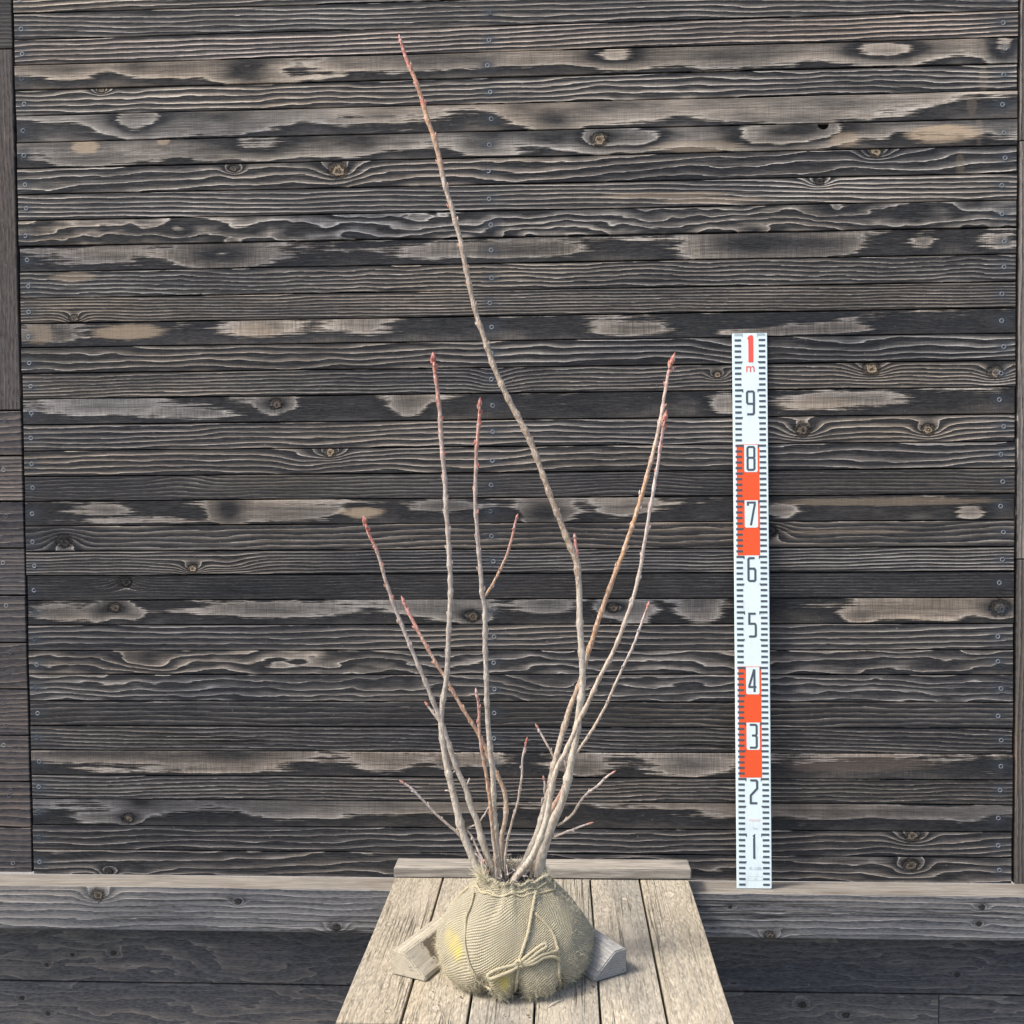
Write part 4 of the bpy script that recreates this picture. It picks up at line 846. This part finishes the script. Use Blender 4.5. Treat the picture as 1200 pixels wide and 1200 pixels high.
# loose fibres of the sacking
fv, ff, fa = [], [], []
R = random.Random(77)
def fibre(p, n_, ln, w):
    side_ = Vector((R.uniform(-1, 1), R.uniform(-1, 1), R.uniform(-1, 1))); d = (n_+side_*.9).normalized(); cur = Vector((R.uniform(-1, 1), R.uniform(-1, 1), R.uniform(-1, 1)))*.35
    sd = d.cross(Vector((R.uniform(-1, 1), R.uniform(-1, 1), R.uniform(-1, 1)))).normalized()*w; b = len(fv); s3 = d.cross(sd).normalized()*w
    for q in range(4):
        c = p+(d*(q/3)+cur*(q/3)**2)*ln; k = 1-.6*q/3
        fv.extend([c+sd*k, c-sd*.5*k+s3*.87*k, c-sd*.5*k-s3*.87*k]); fa.extend([0]*3)
    for q in range(3):
        for e in range(3):
            a, c = b+q*3+e, b+q*3+(e+1) % 3; ff.append((a, c, c+3, a+3))
for _ in range(7500):
    al = R.uniform(-math.pi, math.pi); s = R.uniform(.15, 1.0)
    p = surf(al, s, .0004); n_ = (surf(al, s, .002)-p).normalized()
    fibre(p, n_*.5, R.uniform(.002, .007)*(1.6 if s < .35 else 1), .00012)
for _ in range(2600):
    al = R.uniform(-1.6, 1.7); s = R.uniform(.14, .5)
    p = surf(al, s, .0005); n_ = (surf(al, s, .002)-p).normalized()
    fibre(p, n_*.35, R.uniform(.004, .011), .00013)
for nm, pts_ in list(ROPES.items())+list(BOW.items()):
    for a_, s_ in [(p0[0]+(p1[0]-p0[0])*q, p0[1]+(p1[1]-p0[1])*q) for p0, p1 in zip(pts_, pts_[1:]) for q in [R.random() for _ in range(16)]]:
        p = surf(a_, s_, .004); fibre(p, (p-surf(a_, s_, .002)).normalized()*.5, R.uniform(.002, .006), .00013)
for _ in range(650):
    al = R.uniform(-math.pi, math.pi); p = Vector(ball(al, 1.0))*1.0; p.z += .006
    fibre(p, Vector((math.sin(al)*.7, -math.cos(al)*.7, .5)), R.uniform(.003, .008), .0002)
for _ in range(170):
    al = R.gauss(-1.05, .12); p = Vector(ball(al, 1.0)); p.z += .004
    fibre(p, Vector((math.sin(al)*.8, -math.cos(al)*.4, 1.0)), R.uniform(.009, .020), .0004)
fme = mesh('loose_fibre', fv, ff)
mfb = NT('sacking_fibre'); M_fib = mfb.out((.56, .51, .36), .9, spec=.1)
fo = link('loose_fibre', fme, M_fib, rb); fo['kind'] = 'stuff'
# chips of bark and dead leaf at the stem foot
lv, lf_, _l = [], [], []
for k in range(26):
    a = R.uniform(0, 6.28); rr = R.uniform(.006, .036); c = Vector((rr*math.cos(a)+.004, rr*math.sin(a), .128+R.uniform(0, .016)))
    d = Vector((R.uniform(-1, 1), R.uniform(-1, 1), R.uniform(-.1, .8))).normalized(); sd = d.cross(Vector((R.random(), R.random(), R.random()))).normalized(); ln, w = R.uniform(.004, .010), R.uniform(.0008, .002)
    b = len(lv); up_ = d.cross(sd)*.0006
    for q in (-1, 1):
        lv += [c-d*ln+up_*q, c+sd*w+up_*q, c+d*ln+up_*q, c-sd*w+up_*q]
    lf_ += [(b, b+1, b+2, b+3), (b+7, b+6, b+5, b+4)]+[(b+i, b+4+i, b+4+(i+1) % 4, b+(i+1) % 4) for i in range(4)]
mlf = NT('bark_chip'); M_chip = mlf.out(mlf.mix(mlf.noise(mlf.new('ShaderNodeTexCoord').outputs['Object'], 90, 2), (.30, .24, .19), (.62, .57, .52)), .8)
lo_ = link('bark_chips', mesh('bark_chips', lv, lf_), M_chip, rb); lo_['kind'] = 'stuff'
# dry leaf stalk lying on the table in front
st_ = tube([(Vector((0, 0, 0)), .0006), (Vector((.006, .006, .002)), .0009), (Vector((.012, .014, .001)), .0008), (Vector((.02, .019, .0008)), .0005)], 6)
me = mesh('dry_stalk', st_[0], st_[1], True); stk = link('dry_stalk', me, M_chip); stk.location = (.0315, -.508, ZT+.0012)
tag(stk, 'tiny dry stalk lying on the table planks just before the root ball', 'stalk')

# crumbs of soil shed on the table
cv, cf = [], []
for k in range(46):
    a = R.uniform(-1.9, 1.9); rr = .112+abs(R.gauss(.012, .02)); r_ = R.uniform(.0006, .0021)*(1 if k > 5 else 1.4)
    c = Vector((BC[0]+rr*math.sin(a), BC[1]-rr*math.cos(a), ZT+.0013+r_*.6))
    b = len(cv); top = [Vector((R.uniform(.6, 1.2)*math.cos(q), R.uniform(.6, 1.2)*math.sin(q), R.uniform(-.3, .3))) for q in (0, 1.26, 2.5, 3.8, 5.0)]
    cv += [c+t_*r_ for t_ in top]+[c+Vector((0, 0, r_*.7)), c-Vector((0, 0, r_*.6))]
    for q in range(5):
        cf += [(b+q, b+(q+1) % 5, b+5), (b+(q+1) % 5, b+q, b+6)]
msl = NT('soil_crumb'); M_crumb = msl.out(msl.mix(msl.noise(msl.new('ShaderNodeTexCoord').outputs['Object'], 200, 2), (.05, .038, .026), (.16, .125, .085)), .95)
crumb = link('soil_crumbs', mesh('soil_crumbs', cv, cf), M_crumb)
tag(crumb, 'scattered dark soil crumbs on the table around the root ball', 'soil', kind='stuff')
